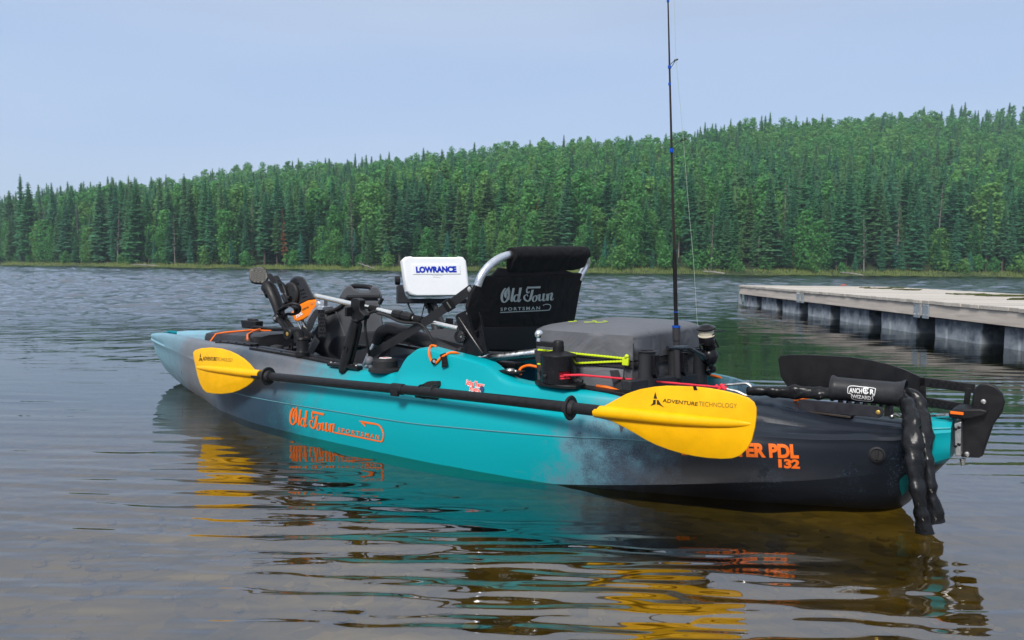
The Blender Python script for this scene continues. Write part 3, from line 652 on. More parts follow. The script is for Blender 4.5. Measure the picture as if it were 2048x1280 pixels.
#       s     keel   chine t,z     seam t,z     ledge t,z     gunwale t,z
HT = [(-.02, .168, .060, .174, .072, .205, .074, .245, .066, .270),
      (.04, .085, .086, .150, .098, .200, .102, .235, .080, .270),
      (.10, .000, .124, .134, .140, .196, .142, .218, .095, .238),
      (.18, -.03, .166, .114, .180, .190, .180, .215, .110, .236),
      (.30, -.05, .210, .090, .222, .178, .218, .206, .135, .240),
      (.50, -.09, .277, .062, .290, .172, .278, .203, .200, .262),
      (.75, -.10, .358, .030, .378, .172, .362, .212, .330, .285),
      (1.0, -.11, .412, .000, .437, .160, .420, .212, .385, .292),
      (1.3, -.11, .442, -.03, .462, .145, .445, .210, .392, .296),
      (1.6, -.11, .458, -.04, .476, .132, .455, .205, .385, .280),
      (2.0, -.11, .455, -.04, .474, .126, .455, .200, .380, .268),
      (2.4, -.10, .440, -.03, .456, .118, .432, .200, .372, .284),
      (2.8, -.10, .365, -.03, .392, .112, .378, .200, .345, .295),
      (3.2, -.06, .225, -.01, .282, .122, .285, .200, .268, .288),
      (3.5, -.055, .140, .012, .190, .140, .200, .210, .194, .288),
      (3.70, -.015, .088, .045, .132, .160, .150, .218, .148, .286),
      (3.85, .030, .058, .080, .092, .180, .112, .226, .112, .278),
      (3.95, .090, .040, .125, .066, .200, .084, .234, .086, .268),
      (4.00, .160, .022, .175, .042, .215, .054, .238, .056, .260),
      (4.025, .215, .005, .218, .014, .228, .020, .238, .020, .250)]
HT = np.array(HT)
def hv(s, c): return float(pchip(np.array(s), HT[:, 0], HT[:, c]))
HUMP = ([1.16, 1.20, 1.25, 1.30, 1.40, 1.50, 1.57, 1.62, 1.67, 1.70, 1.72, 1.75], [0, .004, .02, .049, .068, .085, .099, .094, .064, .024, 0, 0])
FLO = ([-.02, .05, .10, .30, .44, .50, .575, .64, 1.19, 1.24, 1.70, 1.76, 2.68, 2.78, 3.40, 3.50, 3.62, 4.02], [.268, .266, .242, .246, .268, .270, .262, .170, .170, .120, .115, .095, .095, .215, .225, .240, .272, .248])
RIM = ([-.02, .45, .62, .80, 1.2, 1.75, 1.95, 2.0, 2.62, 2.7, 3.3, 3.5, 4.01], [.03, .08, .05, .05, .07, .06, .06, .105, .105, .06, .05, .04, .008])
def gun(s):
    return hv(s, 8), hv(s, 9) + float(np.interp(s, *HUMP))
def section(s):
    zk = hv(s, 1); ct, cz, st, sz, lt, lz = (hv(s, i) for i in (2, 3, 4, 5, 6, 7)); gt_, gz = gun(s)
    fl = float(np.interp(s, *FLO)); w_ = float(np.interp(s, *RIM)); it = max(gt_ - w_, gt_ * .35)
    closed = min(1, max(0, (s - 3.5) / .1)) if s > 2 else min(1, max(0, (.60 - s) / .06))
    zi = gz + .003
    if s < .6: gz_in = fl * closed + zi * (1 - closed)
    else: gz_in = zi
    it2 = it - .018
    P = [(0, zk), (ct * .40, zk + .15 * (cz - zk)), (ct * .78, cz - .5 * (cz - zk)), (ct, cz), (ct + (st - ct) * .75, cz + (sz - cz) * .5), (st, sz),
         ((st + lt) / 2 - .002, (sz + lz) / 2 + .004), (lt, lz), (min(lt, max(lt - .020, gt_ + .012)), lz + .012), (min(gt_ + .010, lt, max(lt - .020, gt_ + .012)), lz + (gz - lz) * .45), (gt_, gz - .008), (gt_ - .012, gz), (it + .006, gz_in), (it, gz_in - .002), (it2, gz_in - max(gz_in - fl, 0) * .5), (it2 - .012, fl), (it2 * .5, fl + .002), (0, fl + .004)]
    if s < .16 or s > 3.7:
        P[8] = (lt - .006, lz + .008)
    q = []
    for i, p in enumerate(P): q += [p] * (2 if i in (3, 7, 8) else 1)
    return q
def chaikin(P, q=.22):
    out = [P[0]]
    for a, b in zip(P[:-1], P[1:]):
        out += [(a[0] + (b[0] - a[0]) * q, a[1] + (b[1] - a[1]) * q), (a[0] + (b[0] - a[0]) * (1 - q), a[1] + (b[1] - a[1]) * (1 - q))]
    out.append(P[-1]); return out
SS = sorted(set(np.round(np.concatenate([np.linspace(-.02, .2, 12), np.linspace(.2, 1.15, 44), np.linspace(1.15, 1.8, 44), np.linspace(1.8, 3.5, 60), np.linspace(3.5, 4.025, 34)]), 4)))
hb = MB(); rings = []
for s in SS:
    h = chaikin(section(s)); rings.append([(s, t, z) for t, z in h] + [(s, -t, z) for t, z in h[-2:0:-1]])
hb.loft(rings, True, True)
_hbv = [Vector(p) for p in hb.v]; HB = BVHTree.FromPolygons(_hbv, hb.f)
def on_hull(off=.002):
    def fn(x, y):
        d = Vector(ray(x, y)).normalized(); h = HB.ray_cast(Vector(CL), d)
        if h[0] is None: return T(x, y, .3)
        nn = h[1] if h[1].dot(d) < 0 else -h[1]
        return np.array(h[0] + nn * off)
    return fn
def on_plane(p, n, off=.002):
    n = nrm(np.asarray(n, float)); 
    if n @ (CL - p) < 0: n = -n
    return lambda x, y: PL(x, y, np.asarray(p) + n * off, n)
def hull_mat():
    M, n, l = node_mat('camo_hull_plastic'); p = n['Principled BSDF']; p.inputs['Roughness'].default_value = .34; p.inputs['Specular IOR Level'].default_value = .24
    t = n.new('ShaderNodeTexCoord'); xyz = n.new('ShaderNodeSeparateXYZ'); l.new(t.outputs['Object'], xyz.inputs[0])
    def nz_(sc, det, rough=.6):
        q = n.new('ShaderNodeTexNoise'); q.inputs['Scale'].default_value = sc; q.inputs['Detail'].default_value = det; q.inputs['Roughness'].default_value = rough; l.new(t.outputs['Object'], q.inputs[0]); return q.outputs[0]
    def mt(op, a, b):
        q = n.new('ShaderNodeMath'); q.operation = op
        for i, x in enumerate((a, b)):
            if isinstance(x, (int, float)): q.inputs[i].default_value = x
            else: l.new(x, q.inputs[i])
        return q.outputs[0]
    a = mt('MULTIPLY', mt('SUBTRACT', nz_(3.2, 6, .62), .5), .62)
    sp = mt('MULTIPLY', mt('SUBTRACT', nz_(300, 2), .5), .26)
    sp2 = mt('MULTIPLY', mt('SUBTRACT', nz_(22, 5, .7), .5), .34)
    # the blend zones lean: higher up the hull the teal starts a little farther astern
    x = mt('ADD', mt('ADD', xyz.outputs['X'], mt('MULTIPLY', xyz.outputs['Z'], .75)), mt('ADD', a, mt('ADD', sp, sp2)))
    x = mt('SUBTRACT', x, .10)
    f = mt('DIVIDE', x, 4.2); r = n.new('ShaderNodeValToRGB'); l.new(f, r.inputs[0]); cr_ = r.color_ramp
    st = [(0.0, (.008, .011, .017)), (.60, (.010, .014, .022)), (.72, (.045, .075, .11)), (.86, (.10, .24, .30)), (.98, (0, .31, .355)), (2.05, (0, .31, .355)), (2.28, (.085, .17, .21)), (2.42, (.125, .13, .145)), (2.8, (.05, .07, .095)), (3.05, (.125, .13, .14)), (3.32, (.13, .14, .155)), (3.5, (.13, .21, .26)), (4.0, (.17, .34, .42))]
    cr_.elements[0].position = st[0][0] / 4.2; cr_.elements[0].color = (*st[0][1], 1); cr_.elements[1].position = st[-1][0] / 4.2; cr_.elements[1].color = (*st[-1][1], 1)
    for q, c in st[1:-1]:
        e = cr_.elements.new(q / 4.2); e.color = (*c, 1)
    # navy patch low on the bow side
    nb1 = n.new('ShaderNodeMapRange'); nb1.interpolation_type = 'SMOOTHSTEP'; nb1.inputs[1].default_value = .20; nb1.inputs[2].default_value = .10; l.new(mt('ADD', xyz.outputs['Z'], mt('MULTIPLY', a, .10)), nb1.inputs[0])
    nb2 = n.new('ShaderNodeMapRange'); nb2.interpolation_type = 'SMOOTHSTEP'; nb2.inputs[1].default_value = 3.0; nb2.inputs[2].default_value = 2.62; l.new(mt('ADD', xyz.outputs['X'], mt('ADD', mt('MULTIPLY', a, 1.2), sp)), nb2.inputs[0])
    nb3 = n.new('ShaderNodeMapRange'); nb3.interpolation_type = 'SMOOTHSTEP'; nb3.inputs[1].default_value = 2.0; nb3.inputs[2].default_value = 2.3; l.new(mt('ADD', xyz.outputs['X'], mt('ADD', a, sp)), nb3.inputs[0])
    nvm = n.new('ShaderNodeMixRGB'); l.new(mt('MULTIPLY', mt('MULTIPLY', nb1.outputs[0], nb2.outputs[0]), mt('MULTIPLY', nb3.outputs[0], .95)), nvm.inputs[0]); l.new(r.outputs[0], nvm.inputs[1]); nvm.inputs[2].default_value = (.018, .045, .075, 1)
    # the transom is teal again
    mr_ = n.new('ShaderNodeMapRange'); mr_.inputs[1].default_value = .060; mr_.inputs[2].default_value = .035; l.new(mt('ADD', xyz.outputs['X'], mt('MULTIPLY', sp, .04)), mr_.inputs[0])
    zz = n.new('ShaderNodeMapRange'); zz.inputs[1].default_value = .150; zz.inputs[2].default_value = .160; l.new(xyz.outputs['Z'], zz.inputs[0])
    mx_ = n.new('ShaderNodeMixRGB'); l.new(mt('MULTIPLY', mr_.outputs[0], zz.outputs[0]), mx_.inputs[0]); l.new(nvm.outputs[0], mx_.inputs[1]); mx_.inputs[2].default_value = (0, .29, .33, 1)
    # fine pale flecks of the moulded plastic
    fl = n.new('ShaderNodeMapRange'); fl.inputs[1].default_value = .53; fl.inputs[2].default_value = .70; fl.inputs[4].default_value = .8; l.new(nz_(170, 3), fl.inputs[0])
    pt = n.new('ShaderNodeMapRange'); pt.inputs[1].default_value = .48; pt.inputs[2].default_value = .66; l.new(nz_(5, 4), pt.inputs[0])
    st_ = n.new('ShaderNodeMapRange'); st_.inputs[1].default_value = .9; st_.inputs[2].default_value = .7; l.new(x, st_.inputs[0])
    ff_ = mt('MULTIPLY', mt('MULTIPLY', fl.outputs[0], pt.outputs[0]), st_.outputs[0])
    m2 = n.new('ShaderNodeMixRGB'); l.new(ff_, m2.inputs[0]); l.new(mx_.outputs[0], m2.inputs[1]); m2.inputs[2].default_value = (.085, .14, .22, 1)
    # fine scuffs running along the hull
    sm = n.new('ShaderNodeMapping'); sm.inputs['Scale'].default_value = (2.2, 40, 95); sm.inputs['Rotation'].default_value = (0, .04, 0); l.new(t.outputs['Object'], sm.inputs[0])
    sn = n.new('ShaderNodeTexNoise'); sn.inputs['Scale'].default_value = 1; sn.inputs['Detail'].default_value = 5; sn.inputs['Roughness'].default_value = .7; l.new(sm.outputs[0], sn.inputs[0])
    sr = n.new('ShaderNodeMapRange'); sr.inputs[1].default_value = .66; sr.inputs[2].default_value = .80; sr.inputs[4].default_value = .48; l.new(sn.outputs[0], sr.inputs[0])
    m3 = n.new('ShaderNodeMixRGB'); l.new(mt('MULTIPLY', sr.outputs[0], pt.outputs[0]), m3.inputs[0]); l.new(m2.outputs[0], m3.inputs[1]); m3.inputs[2].default_value = (.30, .36, .38, 1)
    l.new(m3.outputs[0], p.inputs['Base Color'])
    rr = n.new('ShaderNodeMapRange'); rr.inputs[1].default_value = .3; rr.inputs[2].default_value = .7; rr.inputs[3].default_value = .26; rr.inputs[4].default_value = .46; l.new(nz_(7, 5), rr.inputs[0]); l.new(rr.outputs[0], p.inputs['Roughness'])
    b = n.new('ShaderNodeBump'); b.inputs['Strength'].default_value = .22; b.inputs['Distance'].default_value = .0015; l.new(mt('ADD', nz_(420, 2), mt('MULTIPLY', nz_(14, 3), .6)), b.inputs['Height']); l.new(b.outputs[0], p.inputs['Normal'])
    return M
HULLM = hull_mat()
ky = thing('fishing_kayak', 'teal, grey and black sit-on-top fishing kayak floating in the shallows', 'kayak', (0, 0, 0))
part('hull', hb, HULLM, ky, ang=36)
# moulding line along the port side
mb = MB(); mb.tube([V(s, hv(s, 4) + .0005, hv(s, 5) - .004) for s in np.linspace(.62, 3.1, 60)], .0016, 5); part('moulding_line', mb, mat('teal_edge', (.10, .26, .30), .4), ky)
# bow handle recess, hatch, bungees
mb = MB(); mb.tube([V(3.885, -.035, .270), V(3.905, 0, .274), V(3.885, .035, .270)], .010, 8); part('carry_handle', mb, mat('teal_handle', (.0, .20, .24), .4), ky)
mb = MB()
hx = np.linspace(2.86, 3.42, 24)
rings_ = []
for s in hx:
    k = min(1, min(s - 2.855, 3.425 - s) / .06) ** .5; hw = float(np.interp(s, [2.86, 3.42], [.215, .105])) * (.55 + .45 * k); zt = .325 + .012 * k - (s - 2.86) * .045
    rings_.append([V(s, -hw, .22), V(s, -hw, zt - .03), V(s, -hw * .93, zt - .008), V(s, -hw * .6, zt), V(s, hw * .6, zt), V(s, hw * .93, zt - .008), V(s, hw, zt - .03), V(s, hw, .22)])
mb.loft(rings_, True, True); hl = part('hatch_lid', mb, mat('hatch_black', (.022, .022, .025), .42, var=.2, vscale=14, bump=.2), ky, ang=50)
def cordpts(*pxt): return [T(x, y, t) for x, y, t in pxt]
def smooth(pts, n=6):
    pts = [np.asarray(p, float) for p in pts]; out = []
    for i in range(len(pts) - 1):
        p0, p1, p2, p3 = (pts[max(0, min(len(pts) - 1, k))] for k in (i - 1, i, i + 1, i + 2))
        for u in np.linspace(0, 1, n, endpoint=False): out.append(.5 * ((2 * p1) + (-p0 + p2) * u + (2 * p0 - 5 * p1 + 4 * p2 - p3) * u * u + (-p0 + 3 * p1 - 3 * p2 + p3) * u ** 3))
    out.append(pts[-1]); return out
mb = MB()
mb.tube(cordpts((420, 684, .20), (432, 668, .15), (448, 665, .13), (503, 660, .02), (575, 663, -.12)), .0042, 8)
mb.tube(cordpts((495, 680, .23), (495, 669, .19), (505, 663, .10), (520, 658, .02), (512, 660, -.05)), .0042, 8)
part('hatch_bungee', mb, ORANGE, hl)
# black gear tracks on the rails
def rail_box(s0, s1, t0, t1, zoff, h, mb, n=8):
    for sgn in (1,):
        a = []
        for s in np.linspace(s0, s1, n):
            z = gun(s)[1] + zoff; a.append([V(s, t0, z - .006), V(s, t1, z - .006), V(s, t1, z + h), V(s, t0, z + h)])
        mb.loft(a, True, True)
for t_, s0, s1 in ((.305, 2.08, 2.66), (-.305, 2.08, 2.66), (.252, 2.75, 3.02), (-.252, 2.75, 3.02)):
    mb = MB(); g0 = .038 if abs(t_) > .3 else .026
    rail_box(s0, s1, t_ - g0, t_ - .006, .003, .007, mb); rail_box(s0, s1, t_ + .006, t_ + g0, .003, .007, mb); rail_box(s0, s1, t_ - .0058, t_ + .0058, .003, .002, mb)
    tr_ = part('gear_track', mb, BLACK, ky, bevel=.002)
    mb = MB()
    for s in np.linspace(s0 + .04, s1 - .04, 4): mb.lathe((s, t_ + .024, gun(s)[1] + .0098), (0, 0, 1), [(.006, 0), (.005, .003)], 8)
    part('screws', mb, GLOSSB, tr_)
for t_ in (.345, -.345):
    sg_ = 1 if t_ > 0 else -1; mb = MB(); rail_box(.80, 1.06, sg_ * .322 - .022, sg_ * .322 + .022, .003, .006, mb); part('gear_track', mb, BLACK, ky, bevel=.002)
# small foredeck fittings behind the hatch
mb = MB(); mb.box((2.74, 0, .262), (.07, .40, .025)); mb.box((2.70, .17, .262), (.16, .035, .022)); mb.box((2.70, -.17, .262), (.16, .035, .022)); part('hatch_coaming', mb, BLACK, ky, bevel=.004)
mb = MB(); mb.lathe((2.61, .235, .262), (0, 0, 1), [(.055, 0), (.055, .008), (.035, .012), (.033, .03), (.026, .042), (.01, .046)], 22); part('deck_knob', mb, RUBBER, ky)
mb = MB(); mb.box((2.47, .21, .235), (.30, .05, .07)); mb.box((2.72, .25, .262), (.12, .06, .04)); part('deck_block', mb, mat('blue_grey_camo', (.06, .12, .17), .5, var=.5, vscale=25), ky, bevel=.008)
# black dial with label on the port rail
c = T(771, 751, .345); zc = c[2]; mb = MB(); mb.lathe((c[0], .345, gun(c[0])[1] + .001), (0, 0, 1), [(.064, 0), (.064, .010), (.052, .013), (.047, .016), (.046, .040), (.040, .047), (.02, .049)], 28); dial = part('rail_dial', mb, RUBBER, ky)
zt_ = gun(c[0])[1] + .0505; mb = MB(); mb.lathe((c[0], .345, zt_), (0, 0, 1), [(.024, 0), (.024, .0008)], 20); part('label_sticker', mb, WHITEINK, dial)
mb = MB(); mb.box((c[0], .345, zt_ + .0012), (.030, .007, .0006)); part('sticker_print', mb, REDINK, dial)
# rear recessed latch, black footrest track and winch plate
mb = MB(); c = T(1016, 746, .335); c[2] = gun(c[0])[1] + .004
mb.prism([c + V(a, b, 0) for a, b in ((.05, -.022), (.05, .012), (.03, .026), (-.04, .026), (-.055, .01), (-.055, -.022))], (0, 0, .008)); lt_ = part('rail_latch', mb, BLACK, ky, bevel=.002)
mb = MB(); mb.lathe(c + V(-.01, 0, .008), (0, 0, 1), [(.016, 0), (.012, .006)], 12); mb.lathe(c + V(-.035, .004, .008), (0, 0, 1), [(.005, 0), (.004, .003)], 8); part('screws', mb, STEEL, lt_)
mb = MB(); mb.box(T(1005, 727, .15), (.14, .04, .018)); part('seat_slide', mb, BLACK, ky, bevel=.003)
# bungee and button on the raised side
hf = on_hull(.004)
mb = MB(); mb.tube(smooth([T(873, 693, .34), hf(862, 694), hf(860, 705), hf(863, 718), hf(870, 727), hf(878, 722), hf(884, 715), hf(892, 711), hf(900, 708), hf(912, 708), T(922, 711, .34)]), .0046, 8); part('side_bungee', mb, ORANGE, ky)
mb = MB(); p = hf(870, 723); d_ = nrm(CL - p); mb.lathe(p, d_, [(.011, -.003), (.011, .006), (.007, .010), (.006, .0105)], 14); bt = part('bungee_button', mb, BLACK, ky)
mb = MB(); mb.lathe(p + d_ * .0108, d_, [(.006, 0), (.004, .002)], 10); part('rivet', mb, STEEL, bt)
mb = MB(); hq = on_hull(.007); P4 = [hq(882, 710), hq(893, 708), hq(898, 731), hq(886, 736)]; P4b = [hq(886, 722), hq(896, 719)]
o4 = (CL - P4[0]); o4 = nrm(o4) * .004; mb.loft([[P4[0], P4[1], P4[1] + o4, P4[0] + o4], [P4b[0], P4b[1], P4b[1] + o4, P4b[0] + o4], [P4[3], P4[2], P4[2] + o4, P4[3] + o4]], True, True); part('strap_tab', mb, FABRIC, ky, ang=60)
for q in (((1041, 748, .30), (1039, 742, .28), (1044, 735, .27), (1058, 731, .25), (1075, 734, .24)), ((1193, 772, .31), (1215, 775, .305), (1240, 783, .30), (1262, 791, .29)), ((1418, 750, -.28), (1440, 755, -.28), (1458, 765, -.27), (1466, 775, -.25))):
    mb = MB(); mb.tube(smooth(cordpts(*q)), .0048, 8); part('tank_well_bungee', mb, ORANGE, ky)
mb = MB(); mb.tube([T(1588, 801, -.02), T(1606, 797, -.03), T(1632, 792, -.06)], .0045, 8); part('rear_bungee', mb, ORANGE, ky)
# drain plug, stern keel plate, toggle at the stern
p = hf(1753, 908); nn = nrm(V(-.28, 1, .05)); mb = MB(); mb.lathe(p - nn * .003, nn, [(.020, 0), (.021, .004), (.016, .007), (.015, .003), (.006, .003)], 20); mb.box(p + nn * .004, (.005, .006, .026)); dp = part('drain_plug', mb, RUBBER, ky)
hk = on_hull(.003); mb = MB()
o = [(1798, 960), (1806, 950), (1816, 945), (1826, 946), (1822, 962), (1814, 978), (1803, 990), (1799, 978)]
mb.add([hk(*q) for q in o], [tuple(range(len(o)))]); part('scupper_patch', mb, mat('teal_patch', (.0, .13, .13), .5, var=.3), ky)
mb = MB(); mb.tube([T(1783, 832, .04), T(1790, 827, .04), T(1800, 832, .04), T(1808, 832, .05)], .004, 6); mb.sphere(T(1784, 833, .04), .007); part('stern_toggle', mb, STEEL, ky)
# paddle keeper on the rail
mb = MB(); q = [T(x, y, .425) for x, y in ((838, 772), (855, 763), (873, 763), (876, 772), (872, 783), (842, 784))]; mb.prism(q, (0, -.02, 0))
mb2 = MB()
for x0 in (835, 861):
    mb.tube(smooth([T(x0 + 12, 770, .455), T(x0 + 3, 772, .495), T(x0, 783, .505), T(x0 + 3, 793, .495), T(x0 + 16, 797, .46)]), .003, 6)
mb.tube([T(832, 792, .46), T(850, 794, .47), T(876, 797, .46)], .006, 6); part('paddle_keeper', mb, RUBBER, ky)
# writing on the port side
oh = on_hull(.0022)
mp_h = lambda p: (560 + p[0] / 8.533, 790 + p[1] / 8.533)
part('script_lettering', strokes(OLD_TOWN, oh, mp_h), ORANGEINK, ky); part('hook_emblem', strokes(HOOK, oh, mp_h), ORANGEINK, ky)
def z8(x, y): return (560 + x / 8.533, 790 + y / 8.533)
put_text('caption_lettering', 'SPORTSMAN', z8(995, 622), z8(1700, 755), z8(1000, 548), oh, ORANGEINK, ky, .012, 1.5)
put_text('model_lettering', 'BIGWATER PDL', (1363, 908), (1598, 915), (1361, 882), oh, ORANGEINK, ky, .05, 1.0)
put_text('model_number', '1', (1557, 934), (1564, 934.4), (1556, 917), oh, ORANGEINK, ky, .02); put_text('model_number', '32', (1568, 934.6), (1600, 936), (1567.5, 917.6), oh, ORANGEINK, ky, .05, .95)
st = put_text('sticker', 'String Theory', (933, 769), (968, 776), (934, 759), oh, REDINK, ky, .03, 1.0)
put_text('sticker_print', 'Angling', (939, 781), (961, 784), (939, 773), oh, REDINK, ky, .03, 1.0)
bk_ = on_hull(.0014)
put_text('sticker_backing', 'String Theory', (932, 770), (969, 777), (933, 759), bk_, WHITEINK, ky, .09, 1.0); put_text('sticker_backing', 'Angling', (938, 782), (962, 785), (938, 772.5), bk_, WHITEINK, ky, .09, 1.0)
mb = MB(); o2 = [(963, 784), (960, 778), (963, 772), (968, 773), (969, 779), (967, 785)]; bk2 = on_hull(.003); mb.add([bk2(*q) for q in o2], [tuple(range(len(o2)))]); part('sticker_fish', mb, NAVYINK, ky)
mb = MB(); bk3 = on_hull(.0016); o3 = [(1187, 834), (1212, 830), (1225, 838), (1262, 848), (1250, 850), (1242, 866), (1238, 850), (1222, 842)]; mb.add([bk3(*q) for q in o3], [tuple(range(len(o3)))]); part('fish_decal', mb, mat('slate_decal', (.025, .035, .05), .5), ky)
# rudder, stowed forward over the stern deck
RT = -.075
rd = MB(); up_ = [(1558, 716), (1566, 710), (1620, 708), (1700, 712), (1760, 722), (1808, 738), (1850, 756), (1945, 769), (1962, 790), (1935, 800)]
lo_ = [(1925, 800), (1880, 789), (1850, 783), (1800, 772), (1740, 770), (1690, 772), (1640, 776), (1590, 772), (1570, 768), (1560, 750)]
blade = [T(x, y, RT) for x, y in [(1558, 718), (1563, 711), (1580, 709), (1620, 709), (1660, 711), (1700, 713), (1740, 719), (1780, 728), (1810, 738), (1845, 754), (1842, 776), (1850, 812), (1810, 808), (1760, 798), (1700, 790), (1640, 784), (1590, 778), (1576, 772), (1563, 752)]]
rd.prism(blade, (0, .010, 0))
# open frame arm between blade and head
def bar(a, b, hw, mb, t=RT, th=.012):
    a, b = np.array(a, float), np.array(b, float); d = nrm(b - a); q = V(-d[1], d[0]) * hw
    mb.prism([T(*(a + q), t), T(*(b + q), t), T(*(b - q), t), T(*(a - q), t)], (0, th, 0))
bar((1838, 762), (1950, 776), 9, rd); bar((1840, 801), (1932, 815), 9, rd); bar((1845, 754), (1848, 812), 6, rd); bar((1938, 775), (1932, 818), 6, rd, th=.013)
for k in range(6):
    x0 = 1860 + k * 12
    for y0, sl, th_ in ((762, .125, .0135), (801, .152, .0137)):
        ya, yb = y0 + (x0 - 1838) * sl, y0 + (x0 + 9 - 1838) * sl; bar((x0, ya - 7), (x0 + 9, yb + 7), 1.0, rd, RT, th_); bar((x0 + 9, yb - 7), (x0, ya + 7), 1.0, rd, RT, th_ + .0004)
ru = part('rudder', rd, BLACK, ky, bevel=.002)
cheek = [(1944, 800), (1947, 780), (1958, 769), (1972, 766), (1990, 772), (2004, 786), (2010, 805), (2004, 826), (1990, 845), (1979, 865), (1972, 890), (1966, 912), (1958, 916), (1922, 915), (1921, 880), (1922, 845), (1942, 822)]
mb = MB(); mb.prism([T(x, y, .035) for x, y in cheek], (0, -.018, 0)); mb.prism([T(x, y, -.02) for x, y in cheek], (0, -.018, 0)); mb.prism([T(x, y, .015) for x, y in ((1960, 850), (1990, 840), (1968, 905), (1924, 905), (1926, 850))], (0, -.03, 0)); hd_ = part('rudder_head', mb, GLOSSB if False else BLACK, ru, bevel=.004)
mb = MB(); mb.prism([T(x, y, .06) for x, y in ((1897, 826), (1910, 819), (1960, 818), (1976, 822), (1970, 830), (1940, 838), (1905, 838), (1897, 833))], (0, -.10, 0)); part('steering_arm', mb, BLACK, ru, bevel=.004)
mb = MB()
for x, y in ((1967, 803), (1934, 908)): mb.lathe(T(x, y, .0355), (0, 1, 0), [(.007, 0), (.006, .004), (.003, .005)], 12)
mb.tube([T(1925, 917, 0), T(1926, 932, 0)], [.008, .004], 10); part('rudder_bolts', mb, STEEL, ru)
mb = MB(); mb.box(T(1914, 826, .07), (.03, .01, .006)); part('rudder_cord', mb, ORANGE, ru)
mb = MB(); a_ = [T(x, y, .068) for x, y in ((1908, 848), (1922, 843), (1922, 912), (1910, 911))]; mb.prism(a_, (0, -.13, 0)); tp = part('transom_plate', mb, STEEL, ky, bevel=.002)
mb = MB()
for x, y in ((1911, 858), (1918, 855), (1911, 892), (1918, 889)): mb.lathe(T(x, y, .0685), (0, 1, 0), [(.0045, 0), (.004, .003), (.002, .004)], 10)
part('bolts', mb, GLOSSB, tp)
mb = MB(); mb.tube([T(1855, 834, .0), T(1900, 831, .02)], .006, 8); part('rudder_line', mb, ALU, ky)

# ------------------------------------------------------------------ paddle
PT_ = .492
pd = thing('kayak_paddle', 'double-bladed yellow paddle with black shaft hung along the kayak side', 'paddle', T(850, 782, PT_))
sh = lambda x: float(np.interp(x, [515, 800, 1000, 1193], [749.5, 780, 798, 822.5]))
mb = MB(); mb.tube([T(x, float(np.interp(x, [505, 1200], [749, 822])) + 6.0 * (4 * (x - 505) * (1200 - x) / 695 ** 2) * 0 + float(np.interp(x, [505, 700, 850, 1000, 1200], [0, 0, -2, -2, 0])), PT_) for x in np.linspace(508, 1200, 24)], .0165, 18); shf = part('shaft', mb, mat('satin_black_shaft', (.011, .011, .0125), .36, var=.3, vscale=60), pd)
for x in (536, 1141):
    c0 = T(x, float(np.interp(x, [505, 1200], [749, 822])), PT_); d0 = nrm(T(1193, 822, PT_) - T(515, 750, PT_)); mb = MB()
    mb.lathe(c0 - d0 * .012, d0, [(.0185, -.008), (.021, 0), (.024, .006), (.035, .009), (.037, .013), (.034, .016), (.024, .014), (.021, .02), (.0185, .026)], 22); part('drip_ring', mb, RUBBER, pd)
c0 = T(797, 778, PT_); d0 = nrm(T(1193, 822, PT_) - T(515, 750, PT_)); mb = MB(); mb.lathe(c0 - d0 * .03, d0, [(.0185, 0), (.0195, .004), (.0195, .05), (.0185, .055)], 18); mb.box(c0 + V(0, .018, -.012), (.035, .012, .02)); part('ferrule_clip', mb, BLACK, pd, bevel=.002)
def blade_part(out, ridge, txt, logo, notch=None):
    # thin dihedral blade: outline on the plane, swept to a thin plate with a raised spine
    pl = [T(x, y, PT_ - .004) for x, y in out]; mb = MB(); c_ = sum(pl) / len(pl)
    th = V(0, .005, 0); n = len(pl); rim_a = [p for p in pl]; rim_b = [p + th for p in pl]
    k = .965; ia = [c_ + (p - c_) * k + V(0, -.002, 0) for p in pl]; ib = [c_ + (p - c_) * k + th + V(0, .002, 0) for p in pl]
    mb.loft([ia, rim_a, rim_b, ib], True, True)
    bo = part('blade', mb, YELLOW, pd, ang=50)
    rb = MB(); pr = [T(x, y, PT_ + o_) for x, y, r_, o_ in ridge]; rb.tube(smooth(pr, 5), list(np.interp(np.linspace(0, 1, (len(ridge) - 1) * 5 + 1), np.linspace(0, 1, len(ridge)), [r_ for _, _, r_, _ in ridge])), 18, flat=1.0); part('spine', rb, YELLOW, bo)
    sf = lambda x, y: T(x, y, PT_ + .0042)
    (bl, br, tl), (bl2, br2, tl2) = txt
    put_text('lettering', 'ADVENTURE', bl, br, tl, sf, DARKINK, bo, .012); put_text('thin_lettering', 'TECHNOLOGY', bl2, br2, tl2, sf, GREYINK, bo, -.012)
    lm = MB()
    for tri in logo: lm.add([sf(x, y) for x, y in tri], [tuple(range(len(tri)))])
    part('emblem', lm, DARKINK, bo)
    if notch:
        nm = MB(); nm.prism([T(x, y, PT_ + .0045) for x, y in notch], (0, -.003, 0)); part('notch', nm, BLACK, bo)
    return bo
def z4(x, y): return (1180 + x / 4.6545, 760 + y / 4.6545)
from math import cos, sin
rb_out = [z4(*q) for q in [(60, 255), (140, 240), (240, 185), (350, 125), (470, 85), (600, 62), (720, 52), (850, 55), (1000, 62), (1120, 75), (1250, 98), (1380, 130), (1480, 165), (1530, 205), (1553, 260), (1553, 340), (1540, 440), (1510, 560), (1465, 640), (1400, 700), (1330, 725), (1230, 730), (1100, 722), (980, 705), (860, 680), (740, 645), (620, 600), (520, 550), (420, 490), (330, 440), (240, 395), (160, 362), (70, 345)]]
